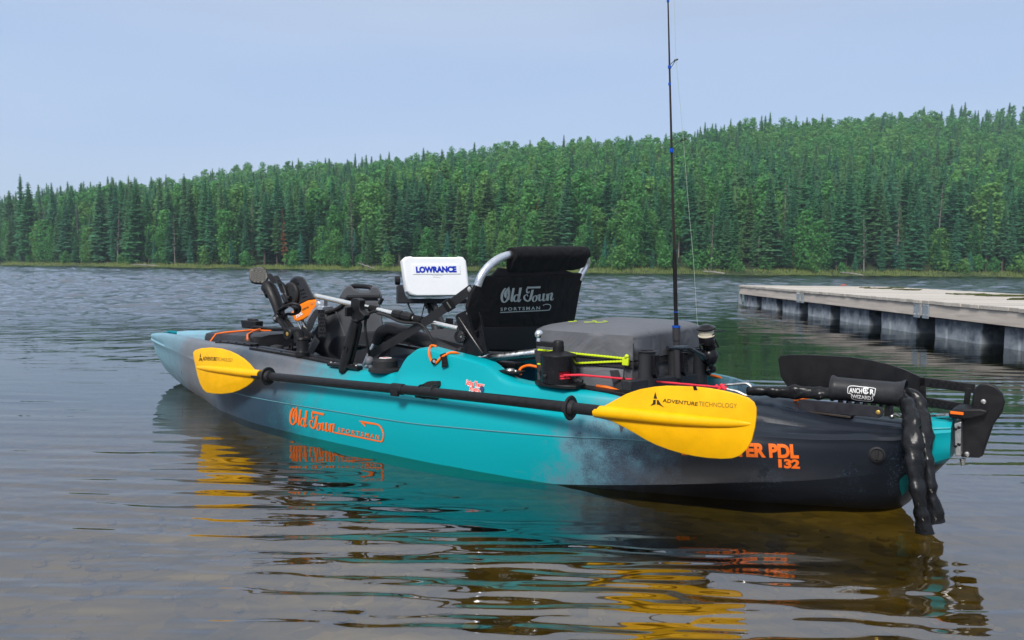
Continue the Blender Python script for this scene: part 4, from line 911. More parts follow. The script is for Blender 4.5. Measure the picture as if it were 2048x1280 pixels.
ridge = [(*z4(50, 293), .0172, .0), (*z4(200, 305), .0185, .001), (*z4(500, 335), .0185, .0), (*z4(800, 365), .0175, -.001), (*z4(1100, 390), .0150, -.002), (*z4(1300, 400), .0125, -.002), (*z4(1430, 405), .009, -.002), (*z4(1505, 408), .003, .0)]
def logo_tris(f, s_=1.0):
    return [[f(608, 110), f(590, 172), f(625, 174)], [f(588, 185), f(612, 184), f(610, 225), f(560, 240), f(585, 215)], [f(622, 186), f(636, 186), f(660, 226), f(692, 256), f(640, 230), f(622, 228)]]
blade_part(rb_out, ridge, ((z4(675, 205), z4(1000, 240), z4(680, 170)), (z4(1012, 241), z4(1365, 262), z4(1014, 196))), logo_tris(z4), [z4(958, 62), z4(985, 62), z4(1000, 92), z4(966, 94)])
def z5(x, y): return (300 + x / 4.096, 660 + y / 4.096)
lb_out = [z5(*q) for q in [(360, 185), (378, 165), (430, 148), (510, 143), (590, 152), (660, 172), (720, 200), (775, 235), (820, 275), (850, 312), (862, 328), (900, 332), (900, 385), (868, 400), (840, 430), (800, 460), (740, 492), (680, 512), (600, 522), (530, 520), (470, 510), (440, 480), (415, 430), (395, 360), (375, 270)]]
ridge2 = [(*z5(905, 362), .0172, .0), (*z5(800, 352), .0175, .0), (*z5(650, 335), .0165, -.001), (*z5(500, 318), .0145, -.002), (*z5(420, 309), .010, -.002), (*z5(385, 305), .004, .0)]
lg = lambda x, y: z5(412 + (x - 608) * .30, 188 + (y - 110) * .52)
blade_part(lb_out, ridge2, ((z5(432, 248), z5(545, 253), z5(434, 215)), (z5(548, 254), z5(678, 262), z5(548, 222))), logo_tris(lg))

# ================================================================== GEAR ON THE KAYAK
# ------------------------------------------------------------------ seat
st = thing('kayak_chair', 'black fabric kayak seat with silver tube frame and rolled headrest', 'seat', (1.5, 0, .12))
bn = nrm(V(1, 0, .24)); bp = V(1.40, 0, .40)                     # plane of the backrest, leaning astern
B = lambda x, y, o=0.0: PL(x, y, bp + bn * o, bn)
panel = [(964, 552), (1010, 551), (1060, 551), (1110, 549), (1164, 546), (1163, 556), (1158, 576), (1152, 610), (1145, 650), (1141, 690), (1128, 704), (1060, 704), (985, 702), (960, 700), (946, 660), (933, 615), (940, 588), (952, 568)]
a = [B(x, y) for x, y in panel]; c_ = sum(a) / len(a); mb = MB()
mb.loft([[c_ + (p - c_) * .97 + bn * .010 for p in a], [p + bn * .006 for p in a], [p - bn * .006 for p in a], [c_ + (p - c_) * .97 - bn * .010 for p in a]], True, True)
bk = part('backrest', mb, FABRIC, st)
mb = MB(); lw = [B(x, y, -.0125) for x, y in ((962, 655), (1144, 652), (1140, 690), (1127, 701), (964, 698), (948, 664))]; mb.prism(lw, bn * -.003); part('lower_mesh', mb, MESHF, bk)
mb = MB(); lw = [B(x, y, -.002) for x, y in ((985, 553), (1000, 536), (1030, 540), (1130, 540), (1150, 547))]; mb.prism(lw, bn * .008); part('upper_mesh', mb, MESHF, bk)
sfB = on_plane(bp - bn * .0135, bn, .0)
mpS = lambda p: ((880 + (600 + (p[0] - 172) / 768 * 512) / 4.922), 460 + (572 + (p[1] - 200 - (p[0] - 172) * .195) / 355 * 172 - (p[0] - 172) * .028) / 4.922)
part('script_lettering', strokes(OLD_TOWN[:-2] + [OLD_TOWN[-2], [(868, 540, 12), (895, 500, 14), (925, 500, 30), (915, 570, 32), (912, 620, 28), (935, 632, 14), (950, 600, 8)]], sfB, mpS), SILVERINK, bk)
z3 = lambda x, y: (880 + x / 4.922, 460 + y / 4.922)
put_text('caption_lettering', 'SPORTSMAN', z3(596, 796), z3(985, 782), z3(596, 764), sfB, SILVERINK, bk, .02, 1.4)
part('hook_emblem', strokes([[(592, 812, 8), (800, 802, 8), (1050, 790, 8), (1080, 778, 8), (1090, 752, 8), (1078, 735, 8), (1045, 731, 8), (1012, 740, 3)], [(1012, 740, 3), (1024, 748, 5)]], sfB, lambda p: z3(*p)), SILVERINK, bk)
# top hoop and the rolled headrest on it
mb = MB(); mb.tube(smooth([B(955, 572), B(963, 551), B(978, 532), B(1000, 516), B(1030, 508), B(1090, 505), B(1140, 504), B(1160, 507), B(1173, 518), B(1172, 532), B(1163, 548), B(1158, 560)], 6), .0138, 14); part('back_hoop', mb, ALU, st)
mb = MB(); n = 15; ra = []
hp0, hp1 = B(1022, 512, -.004), B(1170, 509, -.004)
for i, u in enumerate(np.linspace(0, 1, n)):
    c0 = hp0 + (hp1 - hp0) * u; k = 1 - .10 * (abs(u - .5) * 2) ** 8; ring = []
    for ang in np.linspace(0, 2 * math.pi, 22, endpoint=False):
        ca, sa = math.cos(ang), math.sin(ang); r1 = .031 * k * (1 + .03 * math.sin(u * 23 + ang * 3)); upv = np.cross(nrm(hp1 - hp0), bn); upv = upv if upv[2] > 0 else -upv
        zz = r1 * sa * (1.1 if sa > 0 else 2.0); ring.append(c0 + bn * (r1 * ca * (.95 if sa > 0 else .62)) + upv * zz)
    ra.append(ring)
mb.loft(ra, True, True); part('headrest', mb, FABRIC, st, ang=60)
# hinge plate, lower tube, legs
mb = MB(); hp = [T(x, y, .215) for x, y in ((955, 657), (975, 656), (986, 660), (990, 669), (986, 679), (975, 682), (955, 682))]; mb.prism(hp, (0, -.004, 0)); hg = part('hinge_plate', mb, STEEL, st, bevel=.001)
mb = MB(); mb.lathe(T(978, 669, .2155), (0, 1, 0), [(.005, 0), (.004, .001)], 10); part('hole', mb, GLOSSB, hg)
mb = MB(); mb.tube([T(930, 722, .27), T(1085, 703, .20)], .0135, 14); part('lower_tube', mb, ALU, st)
mb = MB(); mb.tube([T(930, 722, -.10), T(1085, 703, -.16)], .0135, 14); part('lower_tube', mb, ALU, st)
SP = .235
mb = MB(); mb.tube(smooth([T(727, 738, SP), T(734, 722, SP), T(744, 700, SP), T(757, 678, SP), T(766, 664, SP)]), .0125, 12); mb.tube([T(700, 731, SP), T(733, 734, SP), T(744, 730, SP)], .011, 10); part('front_leg', mb, ALU, st)
mb = MB(); mb.tube([T(691, 731, SP), T(716, 733, SP)], .0145, 12); part('leg_cap', mb, RUBBER, st)
mb = MB(); mb.tube(smooth([T(752, 685, SP), T(758, 672, SP), T(768, 661, SP), T(783, 657, SP), T(800, 661, SP), T(830, 672, SP), T(862, 686, SP), T(895, 702, SP), T(930, 716, SP)], 6), [.024] * 48 + [.024], 14) if False else mb.tube(smooth([T(752, 685, SP), T(758, 672, SP), T(768, 661, SP), T(783, 657, SP), T(800, 661, SP), T(830, 672, SP), T(862, 686, SP), T(895, 702, SP), T(930, 716, SP)], 6), .024, 14); part('padded_rail', mb, PAD, st)
mb = MB(); mb.tube(smooth([V(p[0], -SP, p[2]) for p in (T(752, 685, SP), T(768, 661, SP), T(783, 657, SP), T(830, 672, SP), T(895, 702, SP), T(930, 716, SP))], 6), .024, 14); part('padded_rail', mb, PAD, st)
# cushion: sagging pad between the rails
cush = []
for s in np.linspace(1.42, 2.0, 16):
    k = (s - 1.42) / .58; zc = .345 + .055 * math.sin(k * math.pi * .62); e = .018 * (1 - (2 * k - 1) ** 6); r_ = []
    for t_ in np.linspace(-.225, .225, 13): r_.append(V(s, t_, zc + e - .022 * (1 - (t_ / .225) ** 2) + .004 * math.sin(t_ * 40 + s * 9)))
    for t_ in np.linspace(.225, -.225, 13): r_.append(V(s, t_, zc - .035))
    cush.append(r_)
mb = MB(); mb.loft(cush, True, True); part('seat_cushion', mb, PAD, st, ang=60)
mb = MB(); mb.loft([[V(s, -.2, z - .06), V(s, .2, z - .06), V(s, .2, z), V(s, -.2, z)] for s, z in ((1.5, .27), (1.75, .285), (1.98, .30))], True, True); part('mesh_sling', mb, KNIT, st)
# side strap with buckle
SB = T(737, 711, .25); ST_ = B(945, 576, 0.02); d_ = nrm(ST_ - SB); vv = CL - (SB + ST_) / 2; wv = nrm(np.cross(d_, vv)) * .0155; tv = nrm(vv) * .0014
mb = MB(); mb.strip([SB + (ST_ - SB) * u + V(0, 0, -.012 * math.sin(u * math.pi)) for u in np.linspace(0, 1, 9)], wv, tv); sp = part('side_strap', mb, VINYLD, st)
mb = MB(); c0 = SB + (ST_ - SB) * .80 + V(0, 0, -.006); mb.box(c0 + tv * 3, (.05, .042, .010), [d_, nrm(wv), nrm(tv)]); bu = part('buckle', mb, BLACK, sp, bevel=.003)
mb = MB(); mb.box(c0 + tv * 8, (.006, .026, .004), [d_, nrm(wv), nrm(tv)]); part('buckle_bar', mb, STEEL, bu)
for q in (SB + d_ * .004, ST_ - d_ * .012):
    mb = MB(); mb.lathe(q + tv * 1.5, nrm(tv), [(.011, 0), (.010, .003), (.004, .004)], 14); part('rivet', mb, STEEL, sp)
mb = MB(); mb.strip(smooth([T(781, 690, .2), T(776, 705, .2), T(786, 720, .21), T(800, 736, .22), T(812, 750, .23)]), V(.008, 0, .004), V(0, .001, 0)); mb.strip(smooth([T(781, 690, .2), T(768, 706, .2), T(757, 718, .2), T(752, 730, .2)]), V(.007, 0, .004), V(0, .001, 0)); part('hanging_strap', mb, VINYLD, st)
mb = MB(); mb.strip([T(832, 652, .10), T(826, 660, .10), T(830, 664, .10), T(834, 652, .09)], V(.012, 0, .004), V(0, .001, 0)); part('strap_end', mb, VINYLD, st)

# ------------------------------------------------------------------ pedal drive
pdv = thing('pedal_drive', 'pedal drive unit with black housing, orange shell and two pedals', 'pedal drive', (2.6, 0, .12))
t0 = .055
def pp(name, poly, t, th, m_, parent, bevel=.004, ang=35):
    pts = [T(x, y, t) for x, y in poly]; dv = sum(pts) / len(pts) - CL; dv[2] = 0; mb = MB(); mb.prism(pts, nrm(dv) * th); return part(name, mb, m_, parent, bevel=bevel, ang=ang)
z1 = lambda x, y: (470 + x / 5.82, 520 + y / 5.82)
hs = pp('housing', [z1(*q) for q in [(625, 270), (650, 225), (690, 195), (740, 188), (790, 200), (820, 230), (860, 310), (900, 390), (945, 458), (860, 470), (750, 525), (700, 520), (640, 480), (598, 400), (600, 330)]], .06, .11, DGREY, pdv, .012)
pp('carry_slot', [z1(*q) for q in [(635, 275), (655, 235), (695, 212), (725, 225), (752, 285), (700, 296)]], .0615, .004, GLOSSB, hs, .001)
for k in range(3):
    pp('vent_rib', [z1(*q) for q in [(755 + k * 12, 355 + k * 38), (800 + k * 18, 335 + k * 42), (805 + k * 18, 345 + k * 42), (758 + k * 12, 366 + k * 38)]], .0625, .003, GLOSSB, hs, .0005)
sh_ = pp('orange_shell', [z1(*q) for q in [(640, 632), (720, 560), (752, 520), (850, 472), (945, 458), (962, 520), (945, 570), (890, 640), (800, 695), (730, 722), (690, 705), (672, 660)]], .065, .12, ORANGEP, pdv, .010)
sfP = lambda x, y: T(x, y, .0665)
put_text('lettering', 'PDL', z1(718, 676), z1(788, 628), z1(705, 625), sfP, WHITEINK, sh_, .05); put_text('small_lettering', 'DRIVE', z1(785, 590), z1(858, 556), z1(780, 570), sfP, DARKINK, sh_, .02)
mb = MB(); mb.lathe(T(*z1(896, 509), .065), (0, 1, 0), [(.005, 0), (.004, .003)], 10); part('screw', mb, STEEL, sh_)
c0 = T(*z1(668, 395), .06); mb = MB(); mb.lathe(c0, (0, 1, 0), [(.056, -.002), (.056, .012), (.050, .018), (.02, .019)], 28); dc = part('crank_disc', mb, RUBBER, pdv)
mb = MB()
for k in range(5): a_ = k * 1.2566; mb.lathe(c0 + V(.034 * cos(a_), .0175, .034 * sin(a_)), (0, 1, 0), [(.004, 0), (.003, .002)], 8)
part('disc_bolts', mb, GLOSSB, dc)
mb = MB(); mb.tube([T(*z1(650, 440), .085), T(*z1(610, 450), .085), T(*z1(590, 380), .085), T(*z1(560, 300), .085), T(*z1(480, 225), .08), T(*z1(400, 190), .07)], [.010, .017, .013, .012, .011, .010], 10); part('crank_arm', mb, BLACK, pdv)
# forward pedal, tread facing the camera
pc = V(2.95, .08, .60); pn = nrm(CL - T(*z1(255, 190), .08) + V(.6, 0, .9)); PQ = lambda x, y, o=0.0: PL(*z1(x, y), T(*z1(255, 190), .08) + pn * o, pn)
po = [(160, 130), (180, 100), (220, 82), (300, 76), (345, 90), (370, 120), (388, 200), (370, 240), (320, 275), (240, 270), (185, 255), (165, 210)]
mb = MB(); mb.prism([PQ(*q) for q in po], -pn * .032); pe = part('pedal', mb, BLACK, pdv, bevel=.006)
mb = MB(); mb.prism([PQ(255 + (x - 255) * .93, 178 + (y - 178) * .92, .001) for x, y in po], pn * .003); td = part('tread_pad', mb, mat('pedal_tread', (.17, .165, .15), .8, var=.15, vscale=60), pe, bevel=.001)
mb = MB()
for k in range(9):
    y = 100 + k * 20; mb.tube([PQ(x_, y + (8 if i % 2 else -8) + (x_ - 255) * .10, .0045) for i, x_ in enumerate(range(180 if 1 < k < 8 else 205, 365 if k < 7 else 330, 22))], .0016, 4)
part('tread_pattern', mb, RUBBER, pe)
# near pedal, hanging edge-on with hexagon grip
sk = .12
mb = MB(); mb.box(T(648, 606, sk), (.024, .024, .040)); mb.lathe(T(639, 608, sk + .005), (0, 1, 0), [(.014, 0), (.013, .012), (.006, .013)], 14); part('pedal_spindle', mb, ALU, pdv, bevel=.003)
q2 = [T(x, y, sk + .012) for x, y in ((635, 619), (650, 619), (652, 676), (637, 676))]; mb = MB(); mb.prism(q2, nrm((q2[0] - CL) * V(1, 1, 0)) * .05); p2 = part('pedal', mb, RUBBER, pdv, bevel=.003)
mb = MB(); ct_, cb_ = (q2[0] + q2[1]) / 2, (q2[2] + q2[3]) / 2
for i in range(8):
    for j in ((-.5, .5) if i % 2 else (-1, 0, 1)):
        c0 = ct_ + (cb_ - ct_) * (i + .5) / 8 + nrm(q2[1] - q2[0]) * j * .0155; mb.lathe(c0, (0, 1, 0), [(.0072, 0), (.0068, .002), (.004, .003)], 6)
part('grip_pads', mb, BLACK, p2)
mb = MB(); mb.box(ct_ + V(0, -.022, .006), (.036, .06, .016)); part('pedal_bracket', mb, ALU, p2, bevel=.002)
mb = MB(); mb.tube([T(648, 604, .10), T(630, 622, .10), T(620, 640, .08)], [.012, .013, .015], 10); part('crank_arm', mb, ALU, pdv)
mb = MB(); mb.tube([T(605, 640, .03), T(618, 672, .03), T(628, 690, .02)], .008, 8); mb.tube([T(597, 644, .0), T(610, 676, .0)], .006, 8); mb.tube([T(600, 685, .03), T(628, 688, .03)], .012, 8); part('linkage', mb, STEEL, pdv)
# ribbed mast plate leaning on the console
pp('mast_plate', [z1(*q) for q in [(828, 770), (960, 560), (985, 590), (880, 840), (848, 818)]], .11, .16, DGREY, pdv, .004)
pp('mast_foot', [z1(*q) for q in [(815, 1118), (932, 895), (990, 950), (895, 1130)]], .12, .20, DGREY, pdv, .004)
pp('mast_column', [z1(*q) for q in [(780, 760), (860, 830), (900, 900), (780, 1020), (740, 900)]], .05, .08, BLACK, pdv, .004)

# ------------------------------------------------------------------ grey console box
cb = thing('console_box', 'tall grey plastic console box with carry handle in front of the seat', 'console box', (2.3, 0, .1))
z2 = lambda x, y: (620 + x / 6.4, 560 + y / 6.4)
CT = .02
pp('body', [z2(*q) for q in [(-20, 700), (60, 640), (200, 440), (400, 330), (470, 240), (885, 235), (900, 330), (935, 560), (960, 800), (960, 1130), (600, 1180), (200, 1010), (10, 900)]], CT, .24, GREYP, cb, .018)
pp('lid', [z2(*q) for q in [(370, 235), (430, 120), (470, 85), (520, 66), (560, 110), (640, 150), (760, 150), (800, 85), (860, 90), (905, 150), (930, 215), (905, 240), (470, 246)]], CT + .006, .252, GREYP, cb, .012)
mb = MB(); mb.tube([T(*z2(200, 420), CT + .004), T(*z2(330, 380), CT + .004), T(*z2(410, 330), CT + .004), T(*z2(490, 215), CT + .004), T(*z2(900, 212), CT + .004), T(*z2(925, 240), CT + .004), T(*z2(890, 300), CT + .002)], .009, 8); part('lid_seal', mb, RUBBER, cb)
mb = MB(); mb.tube(smooth([T(*z2(525, 95), CT - .03), T(*z2(560, 78), CT - .03), T(*z2(660, 80), CT - .03), T(*z2(760, 90), CT - .03), T(*z2(795, 115), CT - .03)], 4), .011, 10); part('handle', mb, BLACK, cb)
pp('recess_panel', [z2(*q) for q in [(220, 870), (300, 740), (340, 722), (640, 722), (660, 660), (850, 655), (945, 800), (945, 1120), (600, 1150), (240, 920)]], CT + .008, .02, DGREY, cb, .006)
mb = MB(); mb.tube([T(*z2(330, 400), CT + .004), T(*z2(420, 640), CT + .004), T(*z2(450, 720), CT + .004)], .004, 6); part('body_edge', mb, GREYP, cb)

# ------------------------------------------------------------------ rod holder on the bow rail
rh = thing('rod_holder', 'black swivelling rod holder cradle standing on the bow rail', 'rod holder', T(605, 716, .325))
tr = .325
mb = MB(); c0 = T(605, 716, tr); c0[2] = gun(c0[0])[1] + .009
mb.lathe(c0, (0, 0, 1), [(.030, 0), (.030, .016), (.026, .018), (.024, .022), (.024, .066), (.027, .070), (.024, .078)], 20); part('base_post', mb, BLACK, rh)
mb = MB(); mb.lathe(T(583, 694, tr + .022), (0, 1, 0), [(.013, 0), (.013, .006), (.009, .006), (.009, .002)], 16); part('post_button', mb, GLOSSB, rh)
j1 = T(585, 667, tr); mb = MB(); mb.lathe(j1 - V(0, .03, 0), (0, 1, 0), [(.024, 0), (.026, .004), (.026, .055), (.022, .060), (.014, .06), (.014, .052)], 20); mb.tube([T(596, 664, tr), T(600, 684, tr)], [.022, .023], 14); kn = part('lower_joint', mb, BLACK, rh)
mb = MB(); mb.lathe(j1 + V(0, .022, 0), (0, 1, 0), [(.009, 0), (.009, .006), (.004, .007)], 8); part('joint_bolt', mb, BRASS, kn)
mb = MB()
for o_ in (-.016, .016): mb.tube([j1 + V(0, o_, .0), T(572, 648, tr) + V(0, o_, 0), T(562, 636, tr) + V(0, o_, 0)], .0115, 8)
part('link_arm', mb, BLACK, rh)
j2 = T(561, 636, tr); mb = MB(); mb.lathe(j2 - V(0, .026, 0), (0, 1, 0), [(.016, 0), (.019, .004), (.019, .05), (.014, .055)], 18); k2 = part('upper_joint', mb, BLACK, rh)
mb = MB(); mb.lathe(j2 + V(0, .029, 0), (0, 1, 0), [(.008, 0), (.007, .003), (.003, .004)], 12); part('joint_screw', mb, STEEL, k2)
# cradle: an open trough with a rear hook and a front collar
mb = MB(); prf = [(560, 634), (553, 610), (545, 590), (538, 575), (532, 567)]; trg = []
for i, (x, y) in enumerate(smooth([V(*q, 0) for q in prf], 3) and [(q[0], q[1]) for q in smooth([V(*q, 0) for q in prf], 3)]):
    k = i / 12.; c0 = T(x, y, tr); ax = nrm(T(532, 567, tr) - T(560, 634, tr)); u = nrm(np.cross(ax, V(0, 1, 0))); u = u if u[0] < 0 else -u; r_ = .024 + .006 * math.sin(k * math.pi); ring = []
    for an in np.linspace(R(95), R(265), 9): ring.append(c0 - u * 0 + (-u * r_ * cos(an + math.pi) * -1) + V(0, 1, 0) * r_ * sin(an))
    for an in np.linspace(R(265), R(95), 9): ring.append(c0 + (-u * (r_ - .005) * cos(an + math.pi) * -1) + V(0, 1, 0) * (r_ - .005) * sin(an))
    trg.append(ring)
mb.loft(trg, True, True); cr1 = part('cradle', mb, BLACK, rh, ang=50)
mb = MB(); mb.tube(smooth([T(556, 628, tr + .02), T(566, 614, tr + .024), T(585, 608, tr + .015), T(598, 612, tr), T(599, 622, tr - .01), T(588, 628, tr - .02), T(575, 628, tr - .01), T(566, 632, tr + .01)], 5), .0065, 8); mb.strip(smooth([T(560, 622, tr + .02), T(576, 612, tr + .02), T(592, 616, tr + .005), T(594, 624, tr - .008)], 4), V(0, .016, .0), V(.001, 0, .002)); part('rear_collar', mb, BLACK, cr1)
mb = MB(); ax = nrm(T(528, 563, tr) - T(545, 590, tr)); mb.lathe(T(544, 588, tr), ax, [(.024, 0), (.030, .003), (.030, .010), (.025, .014), (.027, .018), (.029, .045), (.026, .052), (.022, .053), (.022, .02)], 20); part('front_collar', mb, BLACK, cr1)
mb = MB(); mb.strip([T(548, 566, tr), T(542, 556, tr), T(539, 548, tr)], V(0, .012, 0), V(.004, 0, .002)); mb.strip([T(566, 585, tr), T(560, 570, tr), T(556, 558, tr)], V(0, .010, 0), V(.004, 0, .002)); mb.strip([T(553, 553, tr), T(560, 567, tr)], V(0, .012, 0), V(.005, 0, .004)); mb.tube([T(566, 590, tr + .01), T(572, 604, tr + .01), T(568, 612, tr + .01)], .010, 8); part('latch_tabs', mb, BLACK, cr1, bevel=.001)

# ------------------------------------------------------------------ action camera on the foredeck
ac = thing('action_camera', 'small black action camera clamped above the foredeck', 'camera', T(500, 655, -.06))
tcm = -.06
q = [T(x, y, tcm) for x, y in ((481, 640), (511, 643), (510, 657), (483, 656))]; mb = MB(); mb.prism(q, (0, -.05, 0)); part('body', mb, BLACK, ac, bevel=.005)
mb = MB(); mb.prism([T(x, y, tcm - .01) for x, y in ((494, 637), (507, 638), (509, 643), (495, 643))], (0, -.03, 0)); part('top_pod', mb, RUBBER, ac, bevel=.003)
mb = MB(); mb.tube([T(505, 655, tcm), T(512, 654, tcm), T(525, 656, tcm), T(545, 658, tcm), T(578, 658, tcm)], [.007, .010, .008, .009, .009], 8); mb.sphere(T(508, 655, tcm), .010); mb.tube([T(523, 654, tcm), T(523, 663, tcm)], .006, 8); part('mount_arm', mb, BLACK, ac)

# ------------------------------------------------------------------ ball-socket arm holding the pole
ra_ = thing('socket_arm', 'black double-ball socket arm bolted to the port rail holding the pole', 'mount', T(690, 745, .375))
ta = .372
mb = MB(); e0, e1 = T(660, 744, ta), T(720, 756, ta); zb = gun(e0[0])[1] + .004
for p_ in (e0, e1): p_[2] = gun(p_[0])[1] + .008
mb.tube([e0, (e0 + e1) / 2 + V(0, 0, .004), e1], [.016, .02, .016], 10, flat=.55); bs = part('base_plate', mb, BLACK, ra_)
mb = MB()
for u in (.06, .2, .75, .9): mb.lathe(e0 + (e1 - e0) * u + V(0, .002, .009), (0, 0, 1), [(.005, 0), (.004, .002)], 8)
part('bolts', mb, STEEL, bs)
b0 = T(690, 737, ta); b1 = T(712, 651, ta)
mb = MB(); mb.lathe((e0 + e1) / 2 + V(0, 0, .006), (0, 0, 1), [(.022, 0), (.017, .006), (.010, .012), (.009, .022)], 14); mb.sphere(b0, .017); part('lower_ball', mb, RUBBER, ra_)
d_ = nrm(b1 - b0); Ln = np.linalg.norm(b1 - b0)
for sg in (-1, 1):
    mb = MB(); o_ = V(0, .0115 * sg, 0); rr = []
    for u, r_ in ((-.09, .012), (-.05, .019), (.05, .022), (.3, .0235), (.7, .0235), (.95, .021), (1.05, .018), (1.09, .011)):
        c0 = b0 + d_ * Ln * u + o_; w_ = nrm(np.cross(d_, V(0, 1, 0))); rr.append([c0 + w_ * r_ * cos(a_) + V(0, 1, 0) * .0105 * sin(a_) for a_ in np.linspace(0, 2 * math.pi, 16, endpoint=False)])
    mb.loft(rr, True, True); part('arm_half', mb, BLACK, ra_, ang=45)
mb = MB(); cm = b0 + d_ * Ln * .48; mb.lathe(cm + V(0, .020, 0), (0, 1, 0), [(.012, 0), (.012, .006), (.008, .006), (.007, .003)], 14); mb.tube([cm, cm - V(0, .03, 0)], .006, 8); mb.tube([cm - V(.0, .05, 0), cm - V(.045, .05, -.005)], [.010, .006], 8); mb.tube([cm - V(0, .02, 0), cm - V(0, .055, 0)], .012, 10); part('clamp_knob', mb, BLACK, ra_)
mb = MB(); mb.sphere(b1, .017); mb.tube([b1, T(714, 641, ta)], .010, 10); mb.lathe(T(714, 642, ta), (0, 0, 1), [(.022, 0), (.022, .007)], 14); part('upper_ball', mb, RUBBER, ra_)
mb = MB(); cl_ = [T(*z2(*q), ta + .014) for q in [(515, 350), (520, 260), (545, 232), (600, 238), (640, 262), (628, 330), (640, 390), (700, 455), (680, 500), (640, 520), (560, 512), (520, 480)]]; mb.prism(cl_, (0, -.030, 0)); cl2 = part('clamp_head', mb, BLACK, ra_, bevel=.003)
mb = MB(); mb.tube([T(*z2(530, 400), ta + .02), T(*z2(490, 405), ta + .04)], [.010, .010], 8); mb.box(T(*z2(495, 405), ta + .04), (.012, .03, .035)); mb.tube([T(*z2(660, 280), ta - .01), T(*z2(680, 300), ta - .02)], .010, 8); part('clamp_screw', mb, BLACK, cl2, bevel=.002)

# ------------------------------------------------------------------ polished pole with sensor plate
pl = thing('sensor_pole', 'shiny telescopic metal pole with black sensor plate at its lower end', 'pole', T(790, 630, .33))
tp_ = .365
PA, PB = T(633, 592, tp_ - .02), T(916, 657, .30)
pq = lambda x: PA + (PB - PA) * ((x - 633) / (916 - 633))
PX = lambda x: min(range(0, 400), key=lambda i: abs((lambda p: p)(i)))
def pole_at(x):
    lo2, hi2 = 0.0, 1.0
    for _ in range(30):
        m_ = (lo2 + hi2) / 2; p = PA + (PB - PA) * m_; dv = p - CL
        # project back to an image column to find the station along the pole
        wx = dv[0] * KF + dv[1] * KP_ + V(0, 0, dv[2]); px = 1024 + FPX * (wx @ c_r) / (wx @ c_f)
        if px < x: lo2 = m_
        else: hi2 = m_
    return PA + (PB - PA) * lo2
mb = MB(); mb.tube([pole_at(633), pole_at(790)], .0105, 16); mb.tube([pole_at(815), pole_at(918)], .0085, 16); part('tube', mb, CHROME, pl)
dpole = nrm(PB - PA)
for x in (747, 837):
    mb = MB(); c0 = pole_at(x); mb.tube([c0 - dpole * .018, c0 + dpole * .018], .0135, 14); part('cable_wrap', mb, FABRIC, pl)
mb = MB(); c0 = pole_at(786); c1 = pole_at(826); Lc = np.linalg.norm(c1 - c0)
rr = [(.010, 0), (.0165, .004), (.0180, Lc * .2), (.0185, Lc * .44), (.0145, Lc * .48), (.0145, Lc * .52), (.0185, Lc * .56), (.0180, Lc * .8), (.0165, Lc - .004), (.009, Lc)]; mb.lathe(c0, dpole, rr, 10); part('twist_lock', mb, BLACK, pl, ang=25)
mb = MB(); mb.lathe(pole_at(633) - dpole * .006, dpole, [(.009, 0), (.0115, .002), (.0115, .008)], 14); part('end_cap', mb, STEEL, pl)
mb = MB(); mb.tube(smooth([T(750, 622, .35), T(738, 628, .35), T(731, 642, .35), T(731, 665, .35), T(736, 695, .33), T(741, 722, .30), T(744, 740, .28)]), .0055, 8); mb.tube(smooth([T(755, 626, .345), T(775, 632, .335), T(800, 643, .33), T(826, 646, .32), T(838, 646, .315), T(852, 658, .31), T(862, 676, .31), T(874, 692, .30), T(890, 702, .30), T(905, 704, .30), T(917, 700, .28), T(927, 703, .27)]), .0058, 8); part('cable', mb, RUBBER, pl)
tq = .33
z2b = lambda x, y: (720 + x / 6.4, 580 + y / 6.4)
sp_ = pp('sensor_plate', [z2b(*q) for q in [(1218, 345), (1240, 310), (1330, 270), (1440, 232), (1480, 225), (1535, 235), (1545, 260), (1600, 560), (1650, 820), (1590, 840), (1470, 855), (1400, 875), (1350, 855), (1330, 780), (1315, 680), (1240, 430)]], tq, .012, GLOSSB, pl, .003)
mb = MB(); a0_, b0_ = [T(*z2b(*q), tq + .001) for q in ((1440, 240), (1520, 235))], [T(*z2b(*q), tq + .001) for q in ((1640, 815), (1590, 835))]
fv_ = nrm((CL - a0_[0]) * V(1, 1, 0)); mb.loft([[a0_[0], a0_[1], a0_[1] + fv_ * .016, a0_[0] + fv_ * .010], [b0_[1], b0_[0], b0_[0] + fv_ * .016, b0_[1] + fv_ * .010]], True, True); mb.tube([T(*z2b(1262, 350), tq), T(*z2b(1420, 590), tq), T(*z2b(1580, 830), tq)], [.008, .010, .012], 8); part('raised_fin', mb, GLOSSB, sp_, bevel=.003)
mb = MB(); mb.lathe(T(*z2b(1298, 595), tq), (0, 1, 0), [(.021, -.012), (.023, .002), (.023, .012), (.019, .016), (.008, .014)], 24); nb_ = part('plate_knob', mb, BLACK, sp_)
mb = MB()
for k in range(12): a_ = k * math.pi / 6; mb.tube([T(*z2b(1298, 595), tq + .0165) + V(.008 * cos(a_), 0, .008 * sin(a_)), T(*z2b(1298, 595), tq + .0165) + V(.018 * cos(a_), 0, .018 * sin(a_))], .0011, 4)
part('knob_ribs', mb, GREYP, nb_)
mb = MB(); mb.lathe(T(*z2b(1298, 597), tq + .014), (0, 1, 0), [(.005, 0), (.004, .003)], 10); mb.lathe(T(*z2b(1376, 298), tq), (0, 1, 0), [(.005, 0), (.004, .002)], 10); part('screws', mb, STEEL, sp_)
mb = MB(); mb.tube([T(917, 699, .29), T(930, 706, .28)], [.010, .012], 8); mb.sphere(T(922, 702, .285), .014); part('cable_plug', mb, RUBBER, pl)
